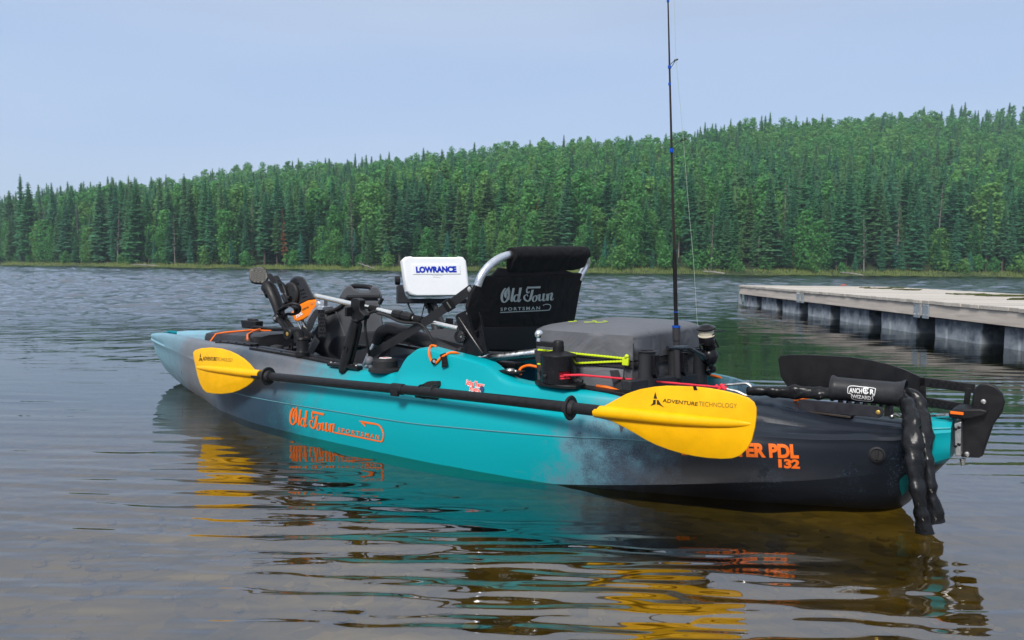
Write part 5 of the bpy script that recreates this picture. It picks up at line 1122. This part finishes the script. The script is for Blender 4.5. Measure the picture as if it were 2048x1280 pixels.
# grey ball mount on the rail beside the seat
bm_ = MB(); bb = T(739, 722, .335); bm_.sphere(bb, .0185); bm_.tube([bb, T(744, 745, .335)], [.011, .008], 10); bm_.lathe(T(745, 748, .335), (0, 0, 1), [(.014, 0), (.010, .006)], 12)
single('ball_mount', bm_, mat('grey_rubber_ball', (.12, .125, .14), .5), 'grey rubber ball mount on a short stem beside the black rail dial', 'mount', T(744, 748, .335))

# ------------------------------------------------------------------ fish finder with white cover
ff_ = thing('fish_finder', 'fish finder screen under a white cover on a black bracket', 'fish finder', T(872, 672, -.36))
tf = -.36; fc = T(870, 552, tf); fn = nrm(nrm(CL - fc) * V(1, 1, 0) + V(-.30, 0, .12)); F_ = lambda x, y, o=0.0: PL(x, y, fc + fn * o, fn)
zf = lambda x, y: (620 + x / 4.267, 480 + y / 4.267)
oc = [(780, 175), (812, 145), (855, 140), (870, 146), (1250, 147), (1265, 141), (1305, 147), (1330, 178), (1348, 320), (1362, 460), (1340, 475), (890, 482), (850, 470), (822, 440), (800, 320)]
P0 = [F_(*zf(*q)) for q in oc]; c_ = sum(P0) / len(P0); mb = MB()
mb.loft([[c_ + (p - c_) * .93 + fn * .016 for p in P0], [c_ + (p - c_) * .975 + fn * .012 for p in P0], [p for p in P0], [p - fn * .045 for p in P0], [c_ + (p - c_) * .9 - fn * .06 for p in P0]], True, True); cv = part('white_cover', mb, WHITE, ff_, bevel=.002, ang=25)
mb = MB(); pr = [F_(*zf(*q), .0165) for q in [(870, 208), (1278, 208), (1284, 290), (878, 293)]]; mb.loft([pr, [p + fn * .002 for p in pr]], True, True); part('name_panel', mb, WHITE, cv, bevel=.0015)
put_text('lettering', 'LOWRANCE', zf(906, 276), zf(1252, 272), zf(902, 228), lambda x, y: F_(x, y, .0195), BLUEINK, cv, .065)
mb = MB(); mb.prism([F_(*zf(*q), .0125) for q in [(905, 472), (925, 455), (1330, 452), (1345, 468)]], fn * .003); part('cover_lip', mb, WHITE, cv, bevel=.001)
mb = MB(); wi = [F_(*zf(1040, 300), .0165), F_(*zf(1060, 306), .0165), F_(*zf(1090, 300), .0165), F_(*zf(1130, 303), .0165)]; mb.tube(wi, .0008, 4); mb.tube([F_(*zf(1050, 316), .0165), F_(*zf(1110, 318), .0165)], .0008, 4); part('embossed_mark', mb, mat('emboss_grey', (.55, .56, .58), .5), cv)
mb = MB(); mb.prism([F_(*zf(*q), -.05) for q in [(800, 190), (1330, 190), (1355, 450), (830, 455)]], -fn * .05); part('screen_body', mb, BLACK, ff_, bevel=.006)
bo_ = -.045
mb = MB(); mb.prism([F_(*zf(*q), bo_) for q in [(750, 385), (790, 380), (815, 470), (835, 500), (1340, 500), (1345, 540), (750, 538)]], -fn * .06); br_ = part('bracket', mb, DGREY, ff_, bevel=.003)
mb = MB(); mb.lathe(F_(*zf(765, 345), bo_ - .02), F_(*zf(720, 345), bo_) - F_(*zf(765, 345), bo_), [(.006, -.004), (.022, 0), (.022, .018), (.018, .022)], 10); part('tilt_knob', mb, BLACK, br_)
mb = MB(); mb.tube([T(857, 604, tf - .05), T(868, 635, tf - .03), T(876, 674, tf)], [.017, .021, .024], 12); mb.tube([T(866, 604, tf - .03), T(889, 655, tf), T(892, 676, tf)], [.013, .012, .014], 8); part('post', mb, DGREY, ff_)
mb = MB(); mb.tube([T(888, 650, tf), T(897, 641, tf), T(902, 640, tf)], .008, 8); mb.box(T(899, 643, tf), (.03, .02, .03)); mb.sphere(T(886, 655, tf), .016); part('post_clamp', mb, BLACK, ff_)
mb = MB(); mb.tube(smooth([F_(816, 606, -.06), F_(820, 617, -.06), F_(828, 630, -.05), F_(840, 650, -.03), F_(852, 668, 0)]), .004, 6); mb.tube(smooth([F_(850, 606, -.06), F_(846, 622, -.05), F_(842, 640, -.04)]), .003, 6); mb.tube([F_(851, 600, -.05), F_(853, 617, -.05)], .006, 6); part('cables', mb, RUBBER, ff_)
mb = MB(); mb.box(T(884, 678, tf), (.09, .07, .014)); part('post_foot', mb, BLACK, ff_, bevel=.003)

# ------------------------------------------------------------------ soft tackle bag in the tank well
bg_ = thing('tackle_bag', 'grey padded tackle bag with lime zip standing behind the seat', 'bag', (1.0, 0, .175))
S0_, S1_, TB0, TB1, ZB, ZT = .815, 1.185, -.275, .275, .178, .468
def soft_box(s0, s1, t0_, t1_, z0, z1, pw, n=14, top=.0, wob=.004):
    rr = []
    for k in np.linspace(0, 1, n):
        z = z0 + (z1 - z0) * k; e = .0
        if k > .88: e = .02 * ((k - .88) / .12) ** 2
        ring = []
        for a_ in np.linspace(0, 2 * math.pi, 48, endpoint=False):
            ca, sa = cos(a_), sin(a_); f_ = (abs(ca) ** pw + abs(sa) ** pw) ** (-1 / pw)
            x = (s1 - s0) / 2 * ca * f_; y = (t1_ - t0_) / 2 * sa * f_
            wq = 1 - e / .27 + wob * math.sin(a_ * 5 + k * 7) + wob * .6 * math.sin(a_ * 11 + k * 17)
            ring.append(V((s0 + s1) / 2 + x * wq, (t0_ + t1_) / 2 + y * wq, z))
        rr.append(ring)
    if top:
        for q, dz in ((.9, .35), (.7, .7), (.4, .93), (.12, 1.0)):
            rr.append([V((s0 + s1) / 2 + (p[0] - (s0 + s1) / 2) * q, (t0_ + t1_) / 2 + (p[1] - (t0_ + t1_) / 2) * q, z1 + top * dz) for p in rr[n - 1]])
    return rr
mb = MB(); mb.loft(soft_box(S0_, S1_, TB0, TB1, ZB, .372, 13), True, True); part('body', mb, VINYL, bg_, ang=60)
mb = MB(); mb.loft(soft_box(S0_ - .004, S1_ + .004, TB0 - .004, TB1 + .004, .385, ZT + .004, 14, 10, .020, .003), True, True); lid = part('lid', mb, VINYL, bg_, ang=60)
mb = MB(); mb.loft(soft_box(S0_ - .003, S1_ + .003, TB0 - .003, TB1 + .003, .362, .389, 14, 4, 0, .003), True, True); part('zip_band', mb, VINYLD, bg_, ang=60)
def edge_line(z, t=.2805, s0=1.20, s1=.83): return [V(s, t + .0012 * math.sin(s * 40), z(s)) for s in np.linspace(s0, s1, 60)]
for zf_ in (lambda s: .392 + .004 * (s - .83) / .37 - 0 * s, lambda s: .383 - .034 * max(0, min(1, (s - .845) / .28))):
    mb = MB(); pts = edge_line(zf_, .2835, 1.16)
    mb.tube(pts, [.0030 + .0012 * (i % 2) for i in range(60)], 6); part('zip', mb, LIME, bg_)
mb = MB(); p = V(.833, .287, .384); mb.box(p, (.022, .010, .026)); mb.tube([p + V(0, 0, .01), p + V(-.008, .004, .02)], .007, 6); part('zip_slider', mb, LIME, bg_, bevel=.003)
mb = MB(); mb.tube([p + V(.002, .004, -.012), p + V(.003, .004, -.05)], .0022, 6); mb.tube([p + V(.003, .004, -.05), p + V(.004, .005, -.075)], [.004, .006], 8); part('zip_pull', mb, RUBBER, bg_)
mb = MB()
mb.tube([V(S0_ - .0005, TB1 - .003, .19), V(S0_ - .0005, TB1 - .002, .44)], .0020, 6); part('piping', mb, VINYLD, bg_)
mb = MB()
for c, r_ in (((1.10, .20), .030), ((1.06, .17), .045), ((1.03, .15), .045)):
    mb.tube([V(c[0] + r_ * cos(a_) * 1.1, c[1] + r_ * sin(a_), .4895 + .001 * (1 - abs(sin(a_)) * .3)) for a_ in np.linspace(2.2, 4.4, 12)], .0012, 5)
part('lime_stitching', mb, LIME, lid)
pp('side_loop', [(1219, 741), (1237, 740), (1248, 783), (1230, 783)], .284, .004, VINYLD, bg_, .001); pp('side_loop', [(1068, 700), (1100, 700), (1110, 745), (1075, 745)], .286, .010, VINYLD, bg_, .003)
# moulded rod tubes along the stern side of the bag
for xc, wd, top in ((1298, 17, 703), (1356, 20, 698), (1405, 14, 697)):
    mb = MB(); c0 = S(xc, 720, .775); tcn = c0[1]; zt = S(xc, top, .775)[2]; r_ = .030
    prof = [(r_, .178), (r_, zt)]; ri = [[V(.782 + r_ * .8 * cos(a_), tcn + r_ * sin(a_) * 1.1, z) for a_ in np.linspace(0, 2 * math.pi, 20, endpoint=False)] for z in (.178, zt - .004, zt)]
    ri.append([V(.782 + (r_ + .006) * .8 * cos(a_), tcn + (r_ + .006) * sin(a_) * 1.1, zt + .001) for a_ in np.linspace(0, 2 * math.pi, 20, endpoint=False)]); ri.append([V(.782 + (r_ - .006) * .8 * cos(a_), tcn + (r_ - .006) * sin(a_) * 1.1, zt + .002) for a_ in np.linspace(0, 2 * math.pi, 20, endpoint=False)])
    ri.append([V(.782 + (r_ - .006) * .8 * cos(a_), tcn + (r_ - .006) * sin(a_) * 1.1, zt - .08) for a_ in np.linspace(0, 2 * math.pi, 20, endpoint=False)])
    mb.loft(ri, True, True); tb = part('rod_tube', mb, DGREY, bg_, ang=45)
    mb = MB(); sl = [S(x, y, .755) for x, y in ((xc + 4, top + 6), (xc + 14, top + 6), (xc + 14, top + 46), (xc + 9, top + 54), (xc + 5, top + 46))]; mb.prism(sl, (-.012, 0, 0)); part('slot', mb, GLOSSB, tb, bevel=.002)
for y0_, y1_ in ((752, 770),):
    mb = MB(); mb.prism([S(x, y, .765) for x, y in ((1262, 762), (1350, 752), (1395, 748), (1395, 768), (1350, 771), (1262, 783))], (.03, 0, 0)); part('tube_bracket', mb, DGREY, bg_, bevel=.004)

# ------------------------------------------------------------------ spinning rod and reel
tr_c = S(1355, 700, .765)
RP = lambda x, y: S(x, y, .765)
fr = thing('fishing_rod', 'black spinning rod with blue trim standing upright behind the tackle bag', 'fishing rod', RP(1353, 690))
mb = MB(); mb.tube([RP(1336, -60), RP(1336, 0), RP(1339, 130), RP(1343, 290), RP(1346, 420), RP(1349, 500)], [.0018, .0022, .0029, .0036, .0042, .0046], 10); part('blank', mb, mat('rod_blank', (.03, .024, .024), .3), fr)
mb = MB(); mb.tube([RP(1349, 498), RP(1349.5, 520), RP(1351, 600), RP(1352, 632), RP(1352.5, 652)], [.0050, .0068, .0066, .0062, .0075], 14); part('foregrip', mb, BLACK, fr)
mb = MB(); mb.tube([RP(1352.5, 651), RP(1353, 680)], .0125, 16); mb.tube([RP(1353, 676), RP(1353.5, 700), RP(1355, 755)], [.010, .0105, .011], 14); part('reel_seat', mb, mat('reel_seat_grey', (.04, .04, .045), .4), fr)
for x, y, r_, h in ((1352.5, 653, .0132, .007), (1349.2, 501, .0055, .003), (1351.7, 624, .0073, .003), (1343, 301, .0062, .013), (1339.3, 168, .0042, .008), (1338.8, 134, .0048, .008), (1336, 1, .004, .008)):
    c0 = RP(x, y); mb = MB(); mb.tube([c0 - V(0, 0, h / 2), c0 + V(0, 0, h / 2)], r_, 12); part('blue_ring', mb, BLUEAN, fr)
for x, y, xe, ye, rr in ((1341, 295, 1367, 279, .013), (1339, 131, 1352, 120, .0075)):
    mb = MB(); a_, b_ = RP(x, y), RP(xe, ye); mb.tube([a_, a_ + (b_ - a_) * .5 + V(0, 0, .002), b_ - nrm(b_ - a_) * rr * .9], .0012, 6); mb.tube([a_ + V(0, 0, -.014), b_ - nrm(b_ - a_) * rr * .5], .0011, 6)
    mb.tube([b_ + nrm(b_ - a_) * rr * cos(q) + V(1, 0, 0) * rr * .75 * sin(q) for q in np.linspace(0, 2 * math.pi, 17)], .0015, 6, False); part('line_guide', mb, GLOSSB, fr)
mb = MB(); mb.tube([RP(1346, -60), RP(1352, 120), RP(1367, 281), RP(1376, 400), RP(1387, 520), RP(1394, 640), RP(1396, 655)], .0006, 5); part('fishing_line', mb, LINE, fr)
zr = lambda x, y: (1320 + x / 8, 620 + y / 8)
rl = MB(); sp0 = .72
Q = lambda x, y: S(*zr(x, y), sp0)
ax = nrm(Q(760, 240) - Q(790, 640)); c0 = Q(745, 350)
rl.lathe(c0 - ax * .022, ax, [(.020, 0), (.026, .004), (.027, .008), (.0265, .018)], 22)
rl.lathe(Q(745, 430) - ax * .03, ax, [(.018, 0), (.026, .006), (.027, .026), (.024, .032)], 20); rl.lathe(Q(790, 620) - ax * .02, ax, [(.012, 0), (.020, .008), (.022, .03), (.018, .05)], 16)
rl.sphere(Q(790, 740), .030, (1, 1, 1.15)); rl.tube([Q(120, 605), Q(330, 605), Q(450, 600), Q(600, 690), Q(720, 760)], [.006, .007, .008, .009, .012], 8)
rl.lathe(Q(735, 290), ax, [(.031, -.002), (.031, .002), (.022, .006), (.015, .010), (.012, .012)], 22)
reel = part('reel', rl, GLOSSB, fr)
mb = MB(); mb.lathe(Q(742, 410), ax, [(.0275, 0), (.0275, .003), (.025, .004), (.025, .019), (.0275, .020), (.0275, .022)], 24); part('spool', mb, SPOOL, reel)
mb = MB(); mb.tube(smooth([Q(650, 620), Q(640, 560), Q(740, 520), Q(770, 380), Q(790, 345), Q(900, 338), Q(1015, 325)]), .0026, 6); mb.tube([Q(850, 440), Q(900, 520), Q(935, 600), Q(870, 590)], .004, 6); mb.sphere(Q(795, 440), .006); part('bail_arm', mb, BLACK, reel)
mb = MB(); mb.sphere(Q(835, 945), .014, (1, 1, 1)); part('crank_knob', mb, RUBBER, reel)
mb = MB(); mb.tube([Q(780, 860), Q(750, 960), Q(820, 955)], .0045, 8); mb.sphere(Q(752, 965), .005); part('crank_handle', mb, GLOSSB, reel)

# ------------------------------------------------------------------ anchor winch, rope, carabiner, chain and its tube
tw = .352
aw = thing('anchor_winch', 'round black anchor winch with crank knob on the port rail', 'winch', T(1117, 762, tw))
wc = T(1116, 760, tw); wz = gun(wc[0])[1] + .010; wc[2] = wz
mb = MB(); mb.prism([V(wc[0] + a_, tw + b_, wz - .006) for a_, b_ in ((.075, -.03), (.075, .02), (.04, .05), (-.045, .052), (-.085, .03), (-.085, -.03), (-.03, -.06), (.03, -.06))], (0, 0, .012)); part('base_plate', mb, BLACK, aw, bevel=.003)
# open-fronted drum: the wall leaves a window where the rope runs out
mb = MB(); ro, ri_ = .056, .050; a_win = [math.atan2(CL[1] - tw, CL[0] - wc[0]) + k for k in (.05, .85)]
def arc(a0, a1, z0, z1, n=30):
    rr = [[V(wc[0] + r_ * cos(a_), tw + r_ * sin(a_), z) for r_, z in ((ro, z0), (ro, z1), (ri_, z1), (ri_, z0))] for a_ in np.linspace(a0, a1, n)]
    mb.loft(rr, True, True)
arc(0, 2 * math.pi - .001, wz + .006, wz + .022, 44); arc(0, 2 * math.pi - .001, wz + .046, wz + .090, 44); arc(a_win[1], a_win[0] + 2 * math.pi, wz + .022, wz + .046, 40); part('drum', mb, GLOSSB, aw)
mb = MB(); mb.lathe((wc[0], tw, wz + .0905), (0, 0, 1), [(.057, 0), (.056, .004), (.035, .010), (.018, .014), (.018, .03)], 32); part('drum_lid', mb, BLACK, aw)
mb = MB(); n = 20; mb.lathe((wc[0], tw, wz + .014), (0, 0, 1), [(.044, 0), (.047, .006), (.045, .010), (.0475, .015), (.045, .019), (.047, .025), (.044, .030)], 26); part('rope_coil', mb, RED, aw)
ar0 = T(1140, 692, tw); ar1 = T(1080, 703, tw); ar0[1] = ar1[1] = tw
zq = wz + .124
hub = V(wc[0], tw, zq); e1 = T(1077, 705, tw); e1[2] = zq
mb = MB(); rr = []
for u, hw in ((0, .012), (.2, .014), (.75, .012), (1, .011), (1.08, .006)):
    c0 = hub + (e1 - hub) * u; dd = nrm(e1 - hub); qv = np.cross(dd, V(0, 0, 1)); rr.append([c0 + qv * hw - V(0, 0, .009), c0 + qv * hw + V(0, 0, .006), c0 - qv * hw + V(0, 0, .006), c0 - qv * hw - V(0, 0, .009)])
mb.loft(rr, True, True); mb.lathe(hub - V(0, 0, .02), (0, 0, 1), [(.0165, 0), (.0165, .028), (.014, .033), (.004, .034)], 18); ca = part('crank_arm', mb, BLACK, aw, bevel=.002)
mb = MB(); mb.lathe(e1 + V(0, 0, .006), (0, 0, 1), [(.0075, 0), (.0065, .012), (.006, .016)], 12); mb.sphere(e1 + V(0, 0, .029), .0145, seg=20); part('crank_ball', mb, mat('ball_alu', (.75, .76, .78), .25, 1.0), ca)
mb = MB(); aa = math.atan2(CL[1] - tw, CL[0] - wc[0]) - .75; mb.lathe((wc[0] + .054 * cos(aa), tw + .054 * sin(aa), wz + .03), (cos(aa), sin(aa), 0), [(.006, 0), (.006, .008), (.003, .01)], 10); p_ = T(1158, 763, .37); mb.tube([p_ - V(.012, 0, 0), p_ + V(.0, .0, .004), p_ - V(-.012, 0, 0)], [.007, .009, .006], 8); part('rope_guide', mb, RUBBER, aw)
cbp = T(1452, 776, .06)
w0 = V(wc[0] + .0505 * cos(a_win[0] + .3), tw + .0505 * sin(a_win[0] + .3), wz + .034)
mb = MB(); pts = [w0, T(1160, 750, .38)] + [T(1160 + (1445 - 1160) * u, 750 + (775 - 750) * u, .38 + (.06 - .38) * u) for u in np.linspace(.12, 1, 16)]
mb.tube(pts, [.0031 + .0006 * (i % 2) for i in range(len(pts))], 8)
kn_ = pts[-1]; mb.tube(smooth([kn_ + V(.02, 0, .004), kn_ + V(.01, .008, -.004), kn_ + V(-.004, -.006, .006), kn_ + V(-.01, .006, -.004), kn_ + V(.004, .002, .008), kn_], 4), .0055, 8)
single('anchor_rope', mb, RED, 'thin red braided rope stretched from the winch to the carabiner', 'rope', w0)
mb = MB(); kx = [(1450, 776), (1452, 770), (1466, 769), (1490, 767), (1499, 770), (1504, 778), (1505, 786), (1500, 791), (1490, 790), (1475, 783), (1458, 779), (1450, 776)]; mb.tube(smooth([T(x, y, .06) for x, y in kx], 4), .0042, 8, False)
single('carabiner', mb, STEEL, 'steel carabiner joining the red rope to the covered chain', 'carabiner', T(1478, 775, .06))
# tube on its arm
zT = lambda x, y: (1560 + x / 6.827, 730 + y / 6.827)
at = thing('anchor_tube', 'flared black anchor tube on a flat arm above the stern deck', 'anchor tube', T(1735, 830, .0))
A0, A1 = T(1664, 776, .035), T(1812, 790, .035); dT = nrm(A1 - A0); LT = np.linalg.norm(A1 - A0)
mb = MB(); ro = .0335
mb.lathe(A0, dT, [(ro + .0045, 0), (ro + .005, .004), (ro + .001, .010), (ro, .016), (ro, LT - .03), (ro + .003, LT - .014), (ro + .009, LT - .002), (ro + .010, LT), (ro + .006, LT), (ro - .001, LT - .012), (ro - .004, LT - .03), (ro - .004, .01), (ro - .002, 0)], 32)
# the lathe caps would close the bore, so rebuild the tube as an open loop
mb.f = [q for q in mb.f if len(q) == 4]; n_ = 32; k_ = len(mb.v) // n_; mb.f += [((k_ - 1) * n_ + j, (k_ - 1) * n_ + (j + 1) % n_, (j + 1) % n_, j) for j in range(n_)]
tb_ = part('tube', mb, mat('tube_black', (.022, .023, .026), .42, var=.25, vscale=30, bump=.15, bscale=300), at)
def on_tube(x, y, off=.0012):
    d = nrm(ray(x, y)); o = CL - A0; a_ = d - dT * (d @ dT); b_ = o - dT * (o @ dT); r_ = ro + off
    qa, qb, qc = a_ @ a_, 2 * a_ @ b_, b_ @ b_ - r_ * r_; ds = max(qb * qb - 4 * qa * qc, 0); return CL + d * ((-qb - math.sqrt(ds)) / (2 * qa))
ot = lambda o_: (lambda x, y: on_tube(x, y, o_))
mb = MB(); bk_o = [(925, 385), (945, 290), (1120, 298), (1290, 318), (1300, 345), (1285, 418), (1258, 425), (1250, 492), (1000, 468), (975, 398)]
cxy = (1115, 385)
for a_, b_ in zip(bk_o, bk_o[1:] + bk_o[:1]):
    tri = [cxy, a_, b_]; sub = 3; 
    mb.add([ot(.0006)(*zT(*q)) for q in tri], [(0, 1, 2)])
stk = part('sticker', mb, mat('sticker_black', (.02, .02, .022), .4), tb_)
mb = MB(); ol = [(925, 385), (945, 290), (1120, 298), (1290, 318), (1300, 345), (1285, 418), (1258, 425), (1250, 492), (1000, 468), (975, 398), (925, 385)]
mb = strokes([[(x, y, 9) for x, y in ol]], ot(.0016), lambda p: zT(*p)); part('sticker_rim', mb, WHITEINK, stk)
put_text('lettering', 'ANCH', zT(945, 375), zT(1118, 388), zT(948, 308), ot(.0018), WHITEINK, stk, .03); put_text('lettering', 'R', zT(1228, 398), zT(1285, 404), zT(1230, 330), ot(.0018), WHITEINK, stk, .04); put_text('lettering', 'WIZARD', zT(985, 450), zT(1245, 478), zT(978, 398), ot(.0018), WHITEINK, stk, .03)
mb = strokes([[(1172 + 34 * cos(a_), 348 + 42 * sin(a_), 20) for a_ in np.linspace(.5, 5.9, 14)], [(1172, 310, 14), (1172, 390, 14)], [(1150, 350, 10), (1195, 352, 10)]], ot(.0018), lambda p: zT(*p)); part('round_emblem', mb, WHITEINK, stk)
pp('arm', [zT(*q) for q in [(258, 470), (700, 505), (1340, 562), (1400, 590), (1420, 640), (1400, 700), (1350, 722), (1000, 690), (258, 610)]], .055, .006, mat('dark_metal', (.028, .028, .036), .45, .3, var=.3, vscale=40), at, .001)
mb = MB(); mb.lathe(T(*zT(1340, 645), .0555), (0, 1, 0), [(.0062, 0), (.0062, .003), (.004, .004)], 16); part('pivot_pin', mb, BRASS, at)
pe0 = T(*zT(85, 585), .055); pe1 = T(*zT(960, 700), .055); mb = MB(); mb.loft([[pe0, pe0 + V(0, -.09, 0), pe0 + V(0, -.09, -.006), pe0 + V(0, 0, -.006)], [pe1, pe1 + V(0, -.09, 0), pe1 + V(0, -.09, -.006), pe1 + V(0, 0, -.006)]], True, True); part('foot_plate', mb, mat('foot_metal', (.05, .04, .035), .5, .4, var=.3, vscale=40), at, bevel=.001)
mb = MB()
for k in range(6):
    x = 790 + k * 112; mb.prism([T(*zT(x, 485 + k * 12), .04), T(*zT(x + 22, 486 + k * 12), .04), T(*zT(x + 22, 540 + k * 12), .04), T(*zT(x, 540 + k * 12), .04)], (0, -.05, 0))
mb.prism([T(*zT(1430, 560), .04), T(*zT(1500, 560), .04), T(*zT(1500, 700), .04), T(*zT(1420, 700), .04)], (0, -.05, 0)); part('tube_saddle', mb, BLACK, at)
# covered chain: lead end runs in to the tube, two strands hang out of it
ch = thing('anchor_chain', 'lumpy black sleeved anchor chain hanging in the water at the stern', 'chain', T(1815, 800, .03))
CHM = mat('wrinkled_black_sleeve', (.009, .0095, .011), .28, var=.35, vscale=26, bump=.6, bscale=90)
def lumpy(pxs, r_, mb, lump=.22, n=9, ph=0.0, wl=.062):
    pts = smooth([T(x, y, t) for x, y, t in pxs], n); ac = 0; rs = []; tw_ = []
    for i, p in enumerate(pts):
        if i: ac += np.linalg.norm(p - pts[i - 1])
        rs.append(r_ * (1 + lump * (.6 * math.sin(2 * math.pi * ac / wl + ph) + .35 * math.sin(2 * math.pi * ac / wl * .57 + ph * 2) + .3 * math.sin(2 * math.pi * ac / wl * 1.83 + 1.0)))); tw_.append(ac)
    rings = []; u = V(0, 1, 0)
    for i, p in enumerate(pts):
        tg = nrm(pts[min(i + 1, len(pts) - 1)] - pts[max(i - 1, 0)]); u = nrm(u - tg * (u @ tg)); w_ = np.cross(tg, u); ring = []
        for a_ in np.linspace(0, 2 * math.pi, 20, endpoint=False):
            q = rs[i] * (1 + .20 * math.cos(2 * a_ + tw_[i] / wl * 1.3 + ph) + .04 * math.sin(5 * a_ + tw_[i] * 160)); ring.append(p + u * q * cos(a_) + w_ * q * sin(a_))
        rings.append(ring)
    mb.loft(rings, True, True)
mb = MB(); lumpy([(1497, 782, .05), (1520, 782, .05), (1560, 785, .045), (1600, 784, .04), (1640, 786, .035), (1680, 786, .035), (1720, 788, .035)], .0165, mb, .18); part('chain_lead', mb, CHM, ch, ang=80)
mb = MB(); lumpy([(1790, 790, .035), (1806, 798, .05), (1816, 815, .09), (1822, 840, .13), (1824, 870, .165), (1829, 910, .185), (1832, 950, .195), (1838, 990, .20), (1843, 1025, .20), (1850, 1066, .20)], .0205, mb, .14, 9, 1.0); part('chain_strand', mb, CHM, ch, ang=80)
mb = MB(); lumpy([(1795, 788, .03), (1818, 790, .03), (1834, 806, .04), (1842, 830, .07), (1850, 862, .11), (1852, 900, .14), (1856, 935, .155), (1858, 975, .165), (1864, 1010, .17), (1874, 1046, .17)], .0180, mb, .16, 9, 2.4); part('chain_strand', mb, CHM, ch, ang=80)
mb = MB(); mb.tube([T(1800, 785, .03), T(1806, 792, .045)], .006, 8); part('chain_link', mb, STEEL, ch)

# ------------------------------------------------------------------ the hazy summer air
mb = MB(); mb.box((0, 205, 57), (880, 460, 122)); hz_ = mesh_of('haze', mb.v, mb.f, None)
HZ, n, l = node_mat('summer_haze'); n.remove(n['Principled BSDF']); pv = n.new('ShaderNodeVolumePrincipled')
pv.inputs['Color'].default_value = (.72, .90, 1, 1); pv.inputs['Density'].default_value = .00055; pv.inputs['Anisotropy'].default_value = .1
l.new(pv.outputs[0], n['Material Output'].inputs['Volume']); hz_.materials.append(HZ)
ho = bpy.data.objects.new('haze', hz_); COL.objects.link(ho); ho['kind'] = 'stuff'; ho['label'] = 'thin blue summer haze over the lake'; ho['category'] = 'haze'
